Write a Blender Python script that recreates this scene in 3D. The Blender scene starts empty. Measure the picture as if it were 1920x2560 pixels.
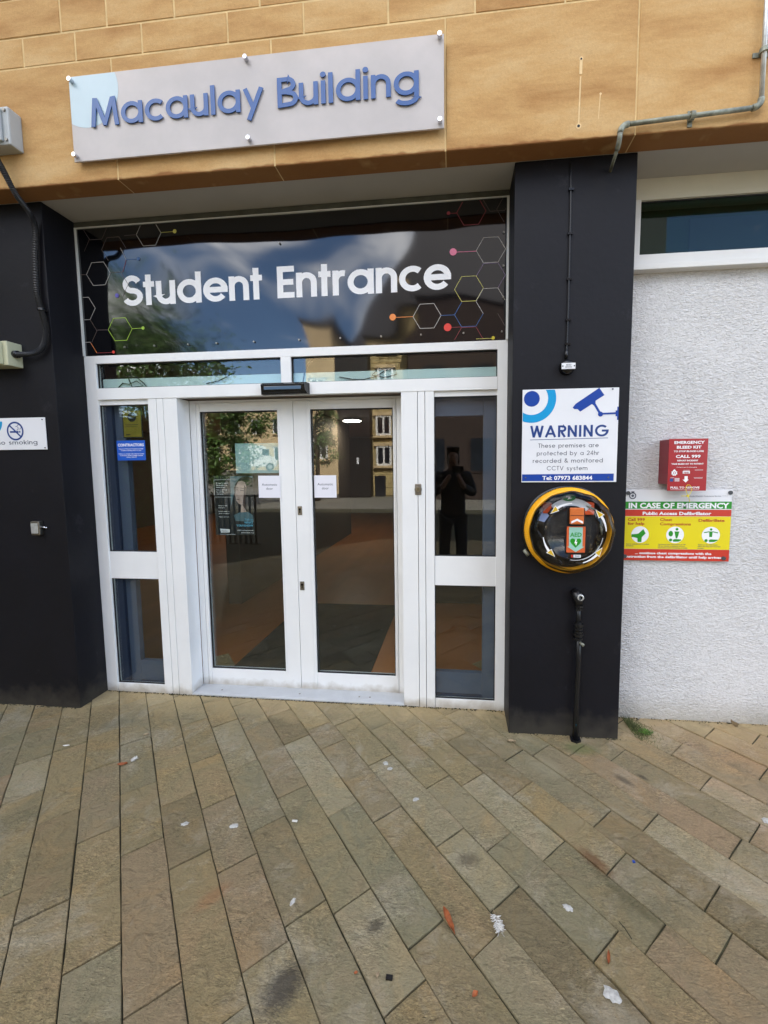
import bpy, bmesh, math, random
from mathutils import Vector, Matrix
rnd = random.Random(11)
R = math.radians
SC = bpy.context.scene

# ---------------------------------------------------------------- camera
YAW, PIT, ROL, CAMH = .1028, -.0820, -.0082, 1.5
FOC, PPX, PPY = 1022.4, 1033.4, 1250.3
fw = Vector((-math.sin(YAW)*math.cos(PIT), math.cos(YAW)*math.cos(PIT), math.sin(PIT)))
r0 = Vector((math.cos(YAW), math.sin(YAW), 0)); u0 = r0.cross(fw)
cr_ = r0*math.cos(ROL)+u0*math.sin(ROL); cu_ = u0*math.cos(ROL)-r0*math.sin(ROL)
cd = bpy.data.cameras.new('camera'); cam = bpy.data.objects.new('camera', cd)
SC.collection.objects.link(cam); SC.camera = cam
m = Matrix((cr_, cu_, -fw)).transposed().to_4x4(); m.translation = (0, 0, CAMH)
cam.matrix_world = m
cd.sensor_width = 36; cd.sensor_height = 36; cd.lens = 36*FOC/2560
cd.shift_x = (960-PPX)/2560; cd.shift_y = -(1280-PPY)/2560
cd.clip_start = .05; cd.clip_end = 500

# ---------------------------------------------------------------- sky, sun, exposure
SUN_EL, SUN_AZ = R(47), R(14)
W = bpy.data.worlds.new('World'); SC.world = W; W.use_nodes = True
nt = W.node_tree; nt.nodes.clear()
def N(t, k, **kw):
    n = t.nodes.new(k)
    for a, b in kw.items(): setattr(n, a, b)
    return n
sky = N(nt, 'ShaderNodeTexSky', sky_type='NISHITA', sun_disc=False, sun_elevation=SUN_EL, sun_rotation=SUN_AZ)
sky.air_density = 1.0; sky.dust_density = .6; sky.ozone_density = 5.0
tc = N(nt, 'ShaderNodeTexCoord'); mp = N(nt, 'ShaderNodeMapping'); mp.inputs['Scale'].default_value = (1, 1, 2.2)
mp.inputs['Location'].default_value = (.4, 1.1, .5)
no = N(nt, 'ShaderNodeTexNoise'); no.inputs['Scale'].default_value = 2.1; no.inputs['Detail'].default_value = 9; no.inputs['Roughness'].default_value = .56; no.inputs['Distortion'].default_value = .35
rp = N(nt, 'ShaderNodeValToRGB'); rp.color_ramp.elements[0].position = .47; rp.color_ramp.elements[1].position = .58
n2 = N(nt, 'ShaderNodeTexNoise'); n2.inputs['Scale'].default_value = 5; n2.inputs['Detail'].default_value = 6
cc = N(nt, 'ShaderNodeValToRGB'); cc.color_ramp.elements[0].color = (7.2, 7.3, 7.6, 1); cc.color_ramp.elements[1].color = (15, 14.7, 14.4, 1)
cc.color_ramp.elements[0].position = .3; cc.color_ramp.elements[1].position = .7
mx = N(nt, 'ShaderNodeMixRGB'); bg = N(nt, 'ShaderNodeBackground'); wo = N(nt, 'ShaderNodeOutputWorld')
bg.inputs['Strength'].default_value = .125
L = nt.links.new
L(tc.outputs['Generated'], mp.inputs['Vector']); L(mp.outputs[0], no.inputs['Vector']); L(mp.outputs[0], n2.inputs['Vector'])
L(no.outputs['Fac'], rp.inputs[0]); L(n2.outputs['Fac'], cc.inputs[0])
L(rp.outputs[0], mx.inputs[0]); L(sky.outputs[0], mx.inputs[1]); L(cc.outputs[0], mx.inputs[2])
L(mx.outputs[0], bg.inputs['Color']); L(bg.outputs[0], wo.inputs['Surface'])
sd = bpy.data.lights.new('sun', 'SUN'); sd.energy = 5.0; sd.angle = R(.53); sd.color = (1, .94, .86)
so = bpy.data.objects.new('sun', sd); SC.collection.objects.link(so)
sdir = Vector((math.sin(SUN_AZ)*math.cos(SUN_EL), math.cos(SUN_AZ)*math.cos(SUN_EL), math.sin(SUN_EL)))
so.rotation_euler = sdir.to_track_quat('Z', 'Y').to_euler(); so.location = sdir*60
vs = SC.view_settings; vs.view_transform = 'Standard'; vs.look = 'None'; vs.gamma = 1; vs.use_curve_mapping = False
vs.exposure = 2.0

# ---------------------------------------------------------------- materials
def srgb(c):
    return tuple((v/255/12.92 if v/255 <= .04045 else ((v/255+.055)/1.055)**2.4) for v in c)+(1,)
MATS = {}
def mat(name, col, rough=.6, metal=0, var=.0, vscale=6, bump=0, bscale=80, col2=None, spec=.5, coat=0, rand=0, detail=5, stretch=None, dirt=None, specks=None):
    """plain procedural material: colour with noise variation, optional fine relief"""
    if name in MATS: return MATS[name]
    M = bpy.data.materials.new(name); M.use_nodes = True; t = M.node_tree; b = t.nodes['Principled BSDF']
    b.inputs['Roughness'].default_value = rough; b.inputs['Metallic'].default_value = metal
    b.inputs['Specular IOR Level'].default_value = spec; b.inputs['Coat Weight'].default_value = coat
    b.inputs['Base Color'].default_value = col
    geo = N(t, 'ShaderNodeNewGeometry'); vec = geo.outputs['Position']
    if stretch:
        q = N(t, 'ShaderNodeMapping'); q.inputs['Scale'].default_value = stretch; t.links.new(vec, q.inputs['Vector']); vec = q.outputs[0]
    if var or col2:
        n = N(t, 'ShaderNodeTexNoise'); n.inputs['Scale'].default_value = vscale; n.inputs['Detail'].default_value = detail; n.inputs['Roughness'].default_value = .6
        t.links.new(vec, n.inputs['Vector'])
        r = N(t, 'ShaderNodeValToRGB'); e = r.color_ramp.elements
        e[0].position = .35; e[1].position = .68
        e[0].color = tuple(max(0, v*(1-var)) for v in col[:3])+(1,); e[1].color = (col2 or tuple(min(1, v*(1+var)) for v in col[:3])+(1,))
        t.links.new(n.outputs['Fac'], r.inputs[0]); t.links.new(r.outputs[0], b.inputs['Base Color'])
    if bump:
        n = N(t, 'ShaderNodeTexNoise'); n.inputs['Scale'].default_value = bscale; n.inputs['Detail'].default_value = 4
        t.links.new(geo.outputs['Position'], n.inputs['Vector'])
        u = N(t, 'ShaderNodeBump'); u.inputs['Strength'].default_value = 1; u.inputs['Distance'].default_value = bump
        t.links.new(n.outputs['Fac'], u.inputs['Height']); t.links.new(u.outputs[0], b.inputs['Normal'])
    def cur_col():
        l = b.inputs['Base Color'].links
        if l: return l[0].from_socket
        q = N(t, 'ShaderNodeRGB'); q.outputs[0].default_value = b.inputs['Base Color'].default_value; return q.outputs[0]
    if specks:
        for sc_, th, cl in specks:
            n = N(t, 'ShaderNodeTexNoise'); n.inputs['Scale'].default_value = sc_; n.inputs['Detail'].default_value = 6; n.inputs['Roughness'].default_value = .75; t.links.new(geo.outputs['Position'], n.inputs['Vector'])
            r = N(t, 'ShaderNodeMapRange'); r.inputs[1].default_value = th; r.inputs[2].default_value = th+.06; t.links.new(n.outputs['Fac'], r.inputs[0])
            x = N(t, 'ShaderNodeMixRGB'); t.links.new(r.outputs[0], x.inputs[0]); t.links.new(cur_col(), x.inputs[1]); x.inputs[2].default_value = cl; t.links.new(x.outputs[0], b.inputs['Base Color'])
    if dirt:
        z1, cl, amt = dirt
        n = N(t, 'ShaderNodeTexNoise'); n.inputs['Scale'].default_value = 14; n.inputs['Detail'].default_value = 6; t.links.new(geo.outputs['Position'], n.inputs['Vector'])
        sx = N(t, 'ShaderNodeSeparateXYZ'); t.links.new(geo.outputs['Position'], sx.inputs[0])
        q = N(t, 'ShaderNodeMath', operation='MULTIPLY_ADD'); t.links.new(n.outputs['Fac'], q.inputs[0]); q.inputs[1].default_value = -z1*1.6; t.links.new(sx.outputs[2], q.inputs[2])
        r = N(t, 'ShaderNodeMapRange'); t.links.new(q.outputs[0], r.inputs[0]); r.inputs[1].default_value = -z1*.7; r.inputs[2].default_value = z1*.25; r.inputs[3].default_value = amt; r.inputs[4].default_value = 0
        x = N(t, 'ShaderNodeMixRGB'); t.links.new(r.outputs[0], x.inputs[0]); t.links.new(cur_col(), x.inputs[1]); x.inputs[2].default_value = cl; t.links.new(x.outputs[0], b.inputs['Base Color'])
    MATS[name] = M
    return M
def c(*v): return srgb(v)

def stone_mat(name, cols, grain, mortar=False):
    M = bpy.data.materials.new(name); M.use_nodes = True; t = M.node_tree; b = t.nodes['Principled BSDF']
    b.inputs['Roughness'].default_value = .88; b.inputs['Specular IOR Level'].default_value = .25
    g = N(t, 'ShaderNodeNewGeometry'); oi = N(t, 'ShaderNodeObjectInfo'); K = t.links.new
    mpn = N(t, 'ShaderNodeMapping'); mpn.inputs['Scale'].default_value = (.6, 1, 2.2); mpn.inputs['Rotation'].default_value = (0, R(-4), 0)
    K(g.outputs['Position'], mpn.inputs['Vector'])
    ad = N(t, 'ShaderNodeVectorMath', operation='ADD'); ml = N(t, 'ShaderNodeVectorMath', operation='SCALE')
    cmb = N(t, 'ShaderNodeCombineXYZ'); K(oi.outputs['Random'], cmb.inputs[0]); K(oi.outputs['Random'], cmb.inputs[2])
    K(cmb.outputs[0], ml.inputs[0]); ml.inputs['Scale'].default_value = 3.0
    K(mpn.outputs[0], ad.inputs[0]); K(ml.outputs[0], ad.inputs[1])
    a = N(t, 'ShaderNodeTexNoise'); a.inputs['Scale'].default_value = 2.4; a.inputs['Detail'].default_value = 9; a.inputs['Roughness'].default_value = .66; a.inputs['Distortion'].default_value = .15
    K(ad.outputs[0], a.inputs['Vector'])
    r = N(t, 'ShaderNodeValToRGB'); e = r.color_ramp.elements; e[0].position = .33; e[1].position = .7
    e[0].color = cols[0]; e[1].color = cols[2]; q = e.new(.5); q.color = cols[1]
    K(a.outputs['Fac'], r.inputs[0])
    f = N(t, 'ShaderNodeTexNoise'); f.inputs['Scale'].default_value = 90; f.inputs['Detail'].default_value = 6; f.inputs['Roughness'].default_value = .8; K(g.outputs['Position'], f.inputs['Vector'])
    r2 = N(t, 'ShaderNodeMapRange'); r2.inputs[1].default_value = .3; r2.inputs[2].default_value = .7; r2.inputs[3].default_value = .90; r2.inputs[4].default_value = 1.08
    K(f.outputs['Fac'], r2.inputs[0])
    v = N(t, 'ShaderNodeVectorMath', operation='SCALE'); K(r.outputs[0], v.inputs[0]); K(r2.outputs[0], v.inputs['Scale'])
    # weathering: damp dark lower arris and pale wash-down marks
    sx = N(t, 'ShaderNodeSeparateXYZ'); K(g.outputs['Position'], sx.inputs[0])
    wob = N(t, 'ShaderNodeTexNoise'); wob.inputs['Scale'].default_value = 9; K(g.outputs['Position'], wob.inputs['Vector'])
    mad = N(t, 'ShaderNodeMath', operation='MULTIPLY_ADD'); K(wob.outputs['Fac'], mad.inputs[0]); mad.inputs[1].default_value = -.04; K(sx.outputs[2], mad.inputs[2])
    mr = N(t, 'ShaderNodeMapRange'); K(mad.outputs[0], mr.inputs[0]); mr.inputs[1].default_value = 3.002; mr.inputs[2].default_value = 3.012; mr.inputs[3].default_value = .85; mr.inputs[4].default_value = 0
    mxx = N(t, 'ShaderNodeMixRGB'); K(mr.outputs[0], mxx.inputs[0]); K(v.outputs[0], mxx.inputs[1]); mxx.inputs[2].default_value = c(134, 88, 50)
    K(mxx.outputs[0], b.inputs['Base Color'])
    u = N(t, 'ShaderNodeBump'); u.inputs['Distance'].default_value = grain; K(f.outputs['Fac'], u.inputs['Height']); 
    u2 = N(t, 'ShaderNodeBump'); u2.inputs['Distance'].default_value = grain*2.5; K(a.outputs['Fac'], u2.inputs['Height']); K(u.outputs[0], u2.inputs['Normal']); K(u2.outputs[0], b.inputs['Normal'])
    MATS[name] = M; return M
stone_mat('bath_stone', [c(172, 129, 80), c(194, 155, 102), c(206, 174, 126)], .0016)

def paving_mat():
    M = bpy.data.materials.new('sandstone_paving'); M.use_nodes = True; t = M.node_tree; b = t.nodes['Principled BSDF']; K = t.links.new
    b.inputs['Roughness'].default_value = .8; b.inputs['Specular IOR Level'].default_value = .3
    g = N(t, 'ShaderNodeNewGeometry'); oi = N(t, 'ShaderNodeObjectInfo')
    pal = N(t, 'ShaderNodeValToRGB'); pal.color_ramp.interpolation = 'LINEAR'
    E = pal.color_ramp.elements; E[0].position = 0; E[0].color = c(139, 128, 102); E[1].position = 1; E[1].color = c(143, 126, 94)
    for p, q in ((.14, c(146, 126, 99)), (.28, c(134, 126, 101)), (.42, c(149, 131, 98)), (.56, c(126, 112, 86)), (.7, c(154, 142, 115)), (.84, c(131, 122, 97))):
        x = E.new(p); x.color = q
    K(oi.outputs['Random'], pal.inputs[0])
    cmb = N(t, 'ShaderNodeCombineXYZ'); K(oi.outputs['Random'], cmb.inputs[2])
    sc = N(t, 'ShaderNodeVectorMath', operation='SCALE'); K(cmb.outputs[0], sc.inputs[0]); sc.inputs['Scale'].default_value = 7
    ad = N(t, 'ShaderNodeVectorMath', operation='ADD'); K(g.outputs['Position'], ad.inputs[0]); K(sc.outputs[0], ad.inputs[1])
    a = N(t, 'ShaderNodeTexNoise'); a.inputs['Scale'].default_value = 4.5; a.inputs['Detail'].default_value = 6; a.inputs['Roughness'].default_value = .6; a.inputs['Distortion'].default_value = .8; K(ad.outputs[0], a.inputs['Vector'])
    # broad tint: ochre / green / pink clouds inside one slab
    tr = N(t, 'ShaderNodeValToRGB'); e = tr.color_ramp.elements; e[0].position = .3; e[1].position = .72
    e[0].color = (1.16, 1.03, .82, 1); e[1].color = (1.10, 1.01, .97, 1); x = e.new(.5); x.color = (.88, .91, .86, 1)
    K(a.outputs['Color'], tr.inputs[0])
    m1 = N(t, 'ShaderNodeMixRGB', blend_type='MULTIPLY'); m1.inputs[0].default_value = 1; K(pal.outputs[0], m1.inputs[1]); K(tr.outputs[0], m1.inputs[2])
    # grain: stretched streaks and dark pits
    ms = N(t, 'ShaderNodeMapping'); ms.inputs['Rotation'].default_value = (0, 0, R(30)); ms.inputs['Scale'].default_value = (1, 3.0, 1); K(ad.outputs[0], ms.inputs['Vector'])
    f = N(t, 'ShaderNodeTexNoise'); f.inputs['Scale'].default_value = 55; f.inputs['Detail'].default_value = 5; f.inputs['Roughness'].default_value = .7; f.inputs['Distortion'].default_value = 1.2; K(ms.outputs[0], f.inputs['Vector'])
    fr = N(t, 'ShaderNodeMapRange'); fr.inputs[1].default_value = .32; fr.inputs[2].default_value = .68; fr.inputs[3].default_value = .55; fr.inputs[4].default_value = 1.34; K(f.outputs['Fac'], fr.inputs[0])
    gm = N(t, 'ShaderNodeTexNoise'); gm.inputs['Scale'].default_value = 5; gm.inputs['Detail'].default_value = 3; K(ad.outputs[0], gm.inputs['Vector'])
    gr = N(t, 'ShaderNodeMapRange'); gr.inputs[1].default_value = .38; gr.inputs[2].default_value = .62; gr.inputs[3].default_value = .25; gr.inputs[4].default_value = 1.0; K(gm.outputs['Fac'], gr.inputs[0])
    gx = N(t, 'ShaderNodeMix'); gx.data_type = 'FLOAT'; K(gr.outputs[0], gx.inputs[0]); gx.inputs[2].default_value = 1.0; K(fr.outputs[0], gx.inputs[3])
    wn_ = N(t, 'ShaderNodeTexNoise'); wn_.inputs['Scale'].default_value = 3.2; wn_.inputs['Detail'].default_value = 8; wn_.inputs['Roughness'].default_value = .7; wn_.inputs['Distortion'].default_value = .5; K(g.outputs['Position'], wn_.inputs['Vector'])
    wr_ = N(t, 'ShaderNodeMapRange'); wr_.inputs[1].default_value = .52; wr_.inputs[2].default_value = .70; wr_.inputs[3].default_value = 0; wr_.inputs[4].default_value = .65; K(wn_.outputs['Fac'], wr_.inputs[0])
    mw = N(t, 'ShaderNodeMixRGB'); K(wr_.outputs[0], mw.inputs[0]); K(m1.outputs[0], mw.inputs[1]); mw.inputs[2].default_value = c(168, 160, 140)
    m2 = N(t, 'ShaderNodeVectorMath', operation='SCALE'); K(mw.outputs[0], m2.inputs[0]); K(gx.outputs[0], m2.inputs['Scale'])
    pn = N(t, 'ShaderNodeTexNoise'); pn.inputs['Scale'].default_value = 85; pn.inputs['Detail'].default_value = 2; pn.inputs['Distortion'].default_value = 1.6; K(ms.outputs[0], pn.inputs['Vector'])
    pr_ = N(t, 'ShaderNodeValToRGB'); pe = pr_.color_ramp.elements; pe[0].position = .32; pe[0].color = (1.35, 1.33, 1.25, 1); pe[1].position = .70; pe[1].color = (.42, .42, .38, 1)
    x = pe.new(.41); x.color = (1, 1, 1, 1); x = pe.new(.58); x.color = (1, 1, 1, 1); K(pn.outputs['Fac'], pr_.inputs[0])
    m2b = N(t, 'ShaderNodeMixRGB', blend_type='MULTIPLY'); K(gr.outputs[0], m2b.inputs[0]); K(m2.outputs[0], m2b.inputs[1]); K(pr_.outputs[0], m2b.inputs[2])
    # dark blotches of algae / gum in places
    d = N(t, 'ShaderNodeTexNoise'); d.inputs['Scale'].default_value = 2.3; d.inputs['Detail'].default_value = 7; d.inputs['Roughness'].default_value = .7; K(g.outputs['Position'], d.inputs['Vector'])
    dr = N(t, 'ShaderNodeMapRange'); dr.inputs[1].default_value = .57; dr.inputs[2].default_value = .72; dr.inputs[3].default_value = 0; dr.inputs[4].default_value = .6; K(d.outputs['Fac'], dr.inputs[0])
    m3 = N(t, 'ShaderNodeMixRGB'); K(dr.outputs[0], m3.inputs[0]); K(m2b.outputs[0], m3.inputs[1]); m3.inputs[2].default_value = c(84, 82, 62)
    # pinker, cleaner stone towards the white wall; yellow-ochre dust along the door frame
    s = N(t, 'ShaderNodeSeparateXYZ'); K(g.outputs['Position'], s.inputs[0])
    px = N(t, 'ShaderNodeMapRange'); K(s.outputs[0], px.inputs[0]); px.inputs[1].default_value = .45; px.inputs[2].default_value = 1.5; px.inputs[3].default_value = 0; px.inputs[4].default_value = .6
    py = N(t, 'ShaderNodeMapRange'); K(s.outputs[1], py.inputs[0]); py.inputs[1].default_value = 1.2; py.inputs[2].default_value = 2.2; py.inputs[3].default_value = 0; py.inputs[4].default_value = 1
    mm = N(t, 'ShaderNodeMath', operation='MULTIPLY'); K(px.outputs[0], mm.inputs[0]); K(py.outputs[0], mm.inputs[1])
    m4 = N(t, 'ShaderNodeMixRGB', blend_type='MULTIPLY'); K(mm.outputs[0], m4.inputs[0]); K(m3.outputs[0], m4.inputs[1]); m4.inputs[2].default_value = (1.55, 1.25, 1.25, 1)
    wy = N(t, 'ShaderNodeMath', operation='MULTIPLY_ADD'); K(a.outputs['Fac'], wy.inputs[0]); wy.inputs[1].default_value = .5; K(s.outputs[1], wy.inputs[2])
    yy = N(t, 'ShaderNodeMapRange'); K(wy.outputs[0], yy.inputs[0]); yy.inputs[1].default_value = 2.42; yy.inputs[2].default_value = 2.72; yy.inputs[3].default_value = 0; yy.inputs[4].default_value = .62
    m5 = N(t, 'ShaderNodeMixRGB'); K(yy.outputs[0], m5.inputs[0]); K(m4.outputs[0], m5.inputs[1]); m5.inputs[2].default_value = c(190, 168, 124)
    last = m5.outputs[0]
    # single stains: spilled dark patch, rust crescent, damp streaks, greasy marks (x, y, radius x, radius y, turn, colour, strength)
    for sx_, sy_, ra, rb, an, colr, stg in ((-.495, 1.02, .075, .05, 60, c(58, 54, 50), .8), (.53, 1.497, .075, .026, -48, c(108, 78, 52), .8), (.60, 1.37, .16, .022, -48, c(84, 78, 52), .6), (.80, 1.93, .05, .02, -45, c(60, 52, 44), .6),
            (.90, 1.96, .03, .012, -45, c(60, 52, 44), .7), (-.26, 1.20, .035, .02, 30, c(60, 54, 44), .7), (.02, .93, .07, .05, 20, c(70, 66, 52), .7), (.05, 1.46, .05, .03, 10, c(80, 70, 54), .6), (.66, 2.13, .09, .05, 0, c(96, 104, 62), .7), (.45, 1.98, .10, .06, -40, c(150, 142, 116), .5), (-.85, 1.24, .06, .03, 50, c(146, 102, 66), .5), (-2.0, 2.1, .12, .06, 30, c(100, 96, 78), .5)):
        mq = N(t, 'ShaderNodeMapping', vector_type='TEXTURE'); mq.inputs['Location'].default_value = (sx_, sy_, 0); mq.inputs['Rotation'].default_value = (0, 0, R(an)); mq.inputs['Scale'].default_value = (ra, rb, 1)
        K(g.outputs['Position'], mq.inputs['Vector']); ln_ = N(t, 'ShaderNodeVectorMath', operation='LENGTH'); K(mq.outputs[0], ln_.inputs[0])
        ad2 = N(t, 'ShaderNodeMath', operation='MULTIPLY_ADD'); K(f.outputs['Fac'], ad2.inputs[0]); ad2.inputs[1].default_value = 1.3; K(ln_.outputs['Value'], ad2.inputs[2])
        ma = N(t, 'ShaderNodeMapRange'); K(ad2.outputs[0], ma.inputs[0]); ma.inputs[1].default_value = 1.1; ma.inputs[2].default_value = 1.9; ma.inputs[3].default_value = stg; ma.inputs[4].default_value = 0
        mz = N(t, 'ShaderNodeMixRGB'); K(ma.outputs[0], mz.inputs[0]); K(last, mz.inputs[1]); mz.inputs[2].default_value = colr; last = mz.outputs[0]
    K(last, b.inputs['Base Color'])
    u = N(t, 'ShaderNodeBump'); u.inputs['Distance'].default_value = .006; K(f.outputs['Fac'], u.inputs['Height'])
    n3 = N(t, 'ShaderNodeTexNoise'); n3.inputs['Scale'].default_value = 14; n3.inputs['Detail'].default_value = 6; n3.inputs['Distortion'].default_value = 1; K(ad.outputs[0], n3.inputs['Vector'])
    u2 = N(t, 'ShaderNodeBump'); u2.inputs['Distance'].default_value = .016; K(n3.outputs['Fac'], u2.inputs['Height']); K(u.outputs[0], u2.inputs['Normal']); K(u2.outputs[0], b.inputs['Normal'])
    MATS['sandstone_paving'] = M; return M
paving_mat()

def render_mat():
    M = bpy.data.materials.new('roughcast'); M.use_nodes = True; t = M.node_tree; b = t.nodes['Principled BSDF']; K = t.links.new
    b.inputs['Roughness'].default_value = .75; b.inputs['Specular IOR Level'].default_value = .3
    g = N(t, 'ShaderNodeNewGeometry')
    ms = N(t, 'ShaderNodeMapping'); ms.inputs['Rotation'].default_value = (0, R(22), 0); ms.inputs['Scale'].default_value = (.75, 1, 1.35); K(g.outputs['Position'], ms.inputs['Vector'])
    a = N(t, 'ShaderNodeTexNoise'); a.inputs['Scale'].default_value = 78; a.inputs['Detail'].default_value = 2.5; a.inputs['Roughness'].default_value = .55; a.inputs['Distortion'].default_value = .9; K(ms.outputs[0], a.inputs['Vector'])
    d = N(t, 'ShaderNodeTexNoise'); d.inputs['Scale'].default_value = 1.7; d.inputs['Detail'].default_value = 5; K(g.outputs['Position'], d.inputs['Vector'])
    st = N(t, 'ShaderNodeMapRange'); st.inputs[1].default_value = .35; st.inputs[2].default_value = .65; st.inputs[3].default_value = .55; st.inputs[4].default_value = 1.15; K(d.outputs['Fac'], st.inputs[0])
    u = N(t, 'ShaderNodeBump'); u.inputs['Distance'].default_value = .015; K(a.outputs['Fac'], u.inputs['Height']); K(st.outputs[0], u.inputs['Strength']); K(u.outputs[0], b.inputs['Normal'])
    r = N(t, 'ShaderNodeValToRGB'); e = r.color_ramp.elements; e[0].position = .25; e[1].position = .6; e[0].color = c(196, 194, 192); e[1].color = c(220, 219, 219); K(a.outputs['Fac'], r.inputs[0])
    s = N(t, 'ShaderNodeSeparateXYZ'); K(g.outputs['Position'], s.inputs[0])
    w2 = N(t, 'ShaderNodeMath', operation='MULTIPLY_ADD'); K(d.outputs['Fac'], w2.inputs[0]); w2.inputs[1].default_value = -.12; K(s.outputs[2], w2.inputs[2])
    mr = N(t, 'ShaderNodeMapRange'); K(w2.outputs[0], mr.inputs[0]); mr.inputs[1].default_value = -.05; mr.inputs[2].default_value = .10; mr.inputs[3].default_value = .55; mr.inputs[4].default_value = 0
    mx = N(t, 'ShaderNodeMixRGB'); K(mr.outputs[0], mx.inputs[0]); K(r.outputs[0], mx.inputs[1]); mx.inputs[2].default_value = c(150, 140, 116); K(mx.outputs[0], b.inputs['Base Color'])
    MATS['roughcast'] = M
render_mat()

def glass_mat(name, tint=(.9, .93, .92), ior=1.5, rough=0.0, boost=1.0):
    M = bpy.data.materials.new(name); M.use_nodes = True; t = M.node_tree; t.nodes.clear(); K = t.links.new
    tr = N(t, 'ShaderNodeBsdfTransparent'); tr.inputs[0].default_value = tint+(1,)
    gl = N(t, 'ShaderNodeBsdfGlossy'); gl.inputs['Roughness'].default_value = rough; gl.inputs[0].default_value = (1, 1, 1, 1)
    f = N(t, 'ShaderNodeFresnel'); ge = N(t, 'ShaderNodeNewGeometry')      # same reflectance on both faces of a thin sheet
    io = N(t, 'ShaderNodeMapRange'); io.inputs[3].default_value = ior; io.inputs[4].default_value = 1/ior; K(ge.outputs['Backfacing'], io.inputs[0]); K(io.outputs[0], f.inputs[0])
    mu = N(t, 'ShaderNodeMath', operation='MULTIPLY', use_clamp=True); mu.inputs[1].default_value = boost
    x = N(t, 'ShaderNodeMixShader'); o = N(t, 'ShaderNodeOutputMaterial')
    K(f.outputs[0], mu.inputs[0]); K(mu.outputs[0], x.inputs[0]); K(tr.outputs[0], x.inputs[1]); K(gl.outputs[0], x.inputs[2]); K(x.outputs[0], o.inputs[0])
    MATS[name] = M
glass_mat('glass', boost=1.5); glass_mat('dark_glass', (.5, .58, .55), boost=.7); glass_mat('clear_plastic', (.93, .93, .93), 1.42, .02, .9); glass_mat('refraction_tint_plastic', (.26, .26, .27), 1.4, .09, .7)

def emis(name, col, s):
    M = bpy.data.materials.new(name); M.use_nodes = True; b = M.node_tree.nodes['Principled BSDF']
    b.inputs['Emission Color'].default_value = col; b.inputs['Emission Strength'].default_value = s; MATS[name] = M
emis('lamp_glow', (1, .93, .82, 1), 9)

mat('white_frame', c(232, 233, 233), .32, var=.03, vscale=3, dirt=(.06, c(150, 138, 116), .7), specks=[(9, .70, c(196, 196, 190))])
mat('white_trim', c(214, 215, 212), .4, var=.04, vscale=5)
mat('navy_paint', c(10, 10, 18), .58, var=.22, vscale=3, bump=.0009, bscale=30, spec=.3, dirt=(.14, c(70, 66, 58), .55), specks=[(70, .73, c(96, 94, 90)), (5, .62, c(28, 28, 34))])
mat('black_gloss', c(7, 7, 10), .055, spec=1.0)
mat('black_plastic', c(14, 14, 16), .25)
mat('black_rubber', c(20, 20, 21), .6)
mat('black_pipe', c(16, 17, 20), .35, var=.2)
mat('soffit_paint', c(178, 174, 168), .8, var=.05, vscale=2)
mat('joint_strip', c(72, 72, 62), .9, var=.25, vscale=12)
mat('mortar', c(214, 186, 134), .9, var=.12, vscale=20)
mat('wall_mass', c(176, 138, 88), .9)
mat('cream_paint', c(205, 200, 182), .5, var=.04)
mat('window_white', c(222, 221, 218), .35, var=.02)
mat('acrylic', c(196, 189, 186), .3, var=.07, vscale=4)
mat('acrylic_circle', c(184, 206, 214), .3, var=.04, vscale=3)
for nm_ in ('acrylic', 'acrylic_circle'): MATS[nm_].node_tree.nodes['Principled BSDF'].inputs['Alpha'].default_value = .80 if nm_ == 'acrylic' else .9
mat('letter_blue', c(0, 74, 142), .35)
mat('chrome', c(200, 200, 205), .15, 1)
mat('steel', c(150, 146, 138), .35, 1, var=.1, vscale=30)
mat('brass_dull', c(140, 132, 110), .4, .8)
mat('galvanised', c(206, 208, 206), .42, .6, var=.14, vscale=25)
mat('galv_dirty', c(136, 138, 124), .55, .4, var=.35, vscale=30)
mat('sign_white', c(226, 227, 230), .3, var=.02)
mat('paper_white', c(228, 228, 236), .7)
mat('print_white', c(238, 238, 240), .4)
mat('print_blue', c(8, 62, 152), .35)
mat('print_cyan', c(0, 148, 204), .35)
mat('print_navy', c(28, 62, 128), .35)
mat('print_grey', c(84, 88, 100), .4)
mat('print_black', c(28, 28, 30), .4)
mat('contractor_blue', c(20, 86, 190), .4)
mat('hv_yellow', c(226, 208, 0), .4)
mat('dull_yellow', c(128, 116, 22), .5)
mat('print_green', c(30, 142, 26), .35)
mat('print_dgreen', c(20, 110, 60), .35)
mat('print_red', c(196, 52, 32), .35)
mat('head_red', c(176, 58, 22), .35)
mat('box_red', c(160, 18, 26), .32)
mat('box_red_side', c(132, 26, 38), .35)
mat('pale_teal', c(150, 182, 184), .5)
mat('poster_dark', c(24, 28, 32), .4)
mat('poster_teal', c(84, 112, 122), .4)
mat('poster_skin', c(176, 152, 142), .5, var=.15, vscale=25)
mat('poster_shade', c(84, 66, 62), .5)
mat('poster_hair', c(18, 16, 18), .5)
mat('aed_yellow', c(242, 172, 18), .35)
mat('aed_orange', c(232, 92, 44), .4)
mat('aed_bag', c(34, 34, 36), .7, var=.3, vscale=18, bump=.004, bscale=20)
mat('aed_mint', c(150, 198, 182), .4)
mat('blue_grey', c(82, 94, 118), .45)
mat('navy_frame', c(48, 58, 84), .45)
mat('wood_floor', c(186, 112, 56), .35, var=.12, vscale=5, stretch=(1, .15, 1))
mat('door_mat', c(34, 38, 38), .95, var=.15, vscale=60)
mat('interior_wall', c(112, 98, 84), .8)
mat('interior_dark', c(70, 60, 54), .8)
mat('ceiling', c(170, 170, 168), .8)
mat('film_board', c(205, 226, 226), .5)
mat('cream_box', c(188, 188, 158), .45, var=.04)
mat('grey_box', c(168, 172, 172), .45, var=.06)
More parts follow.
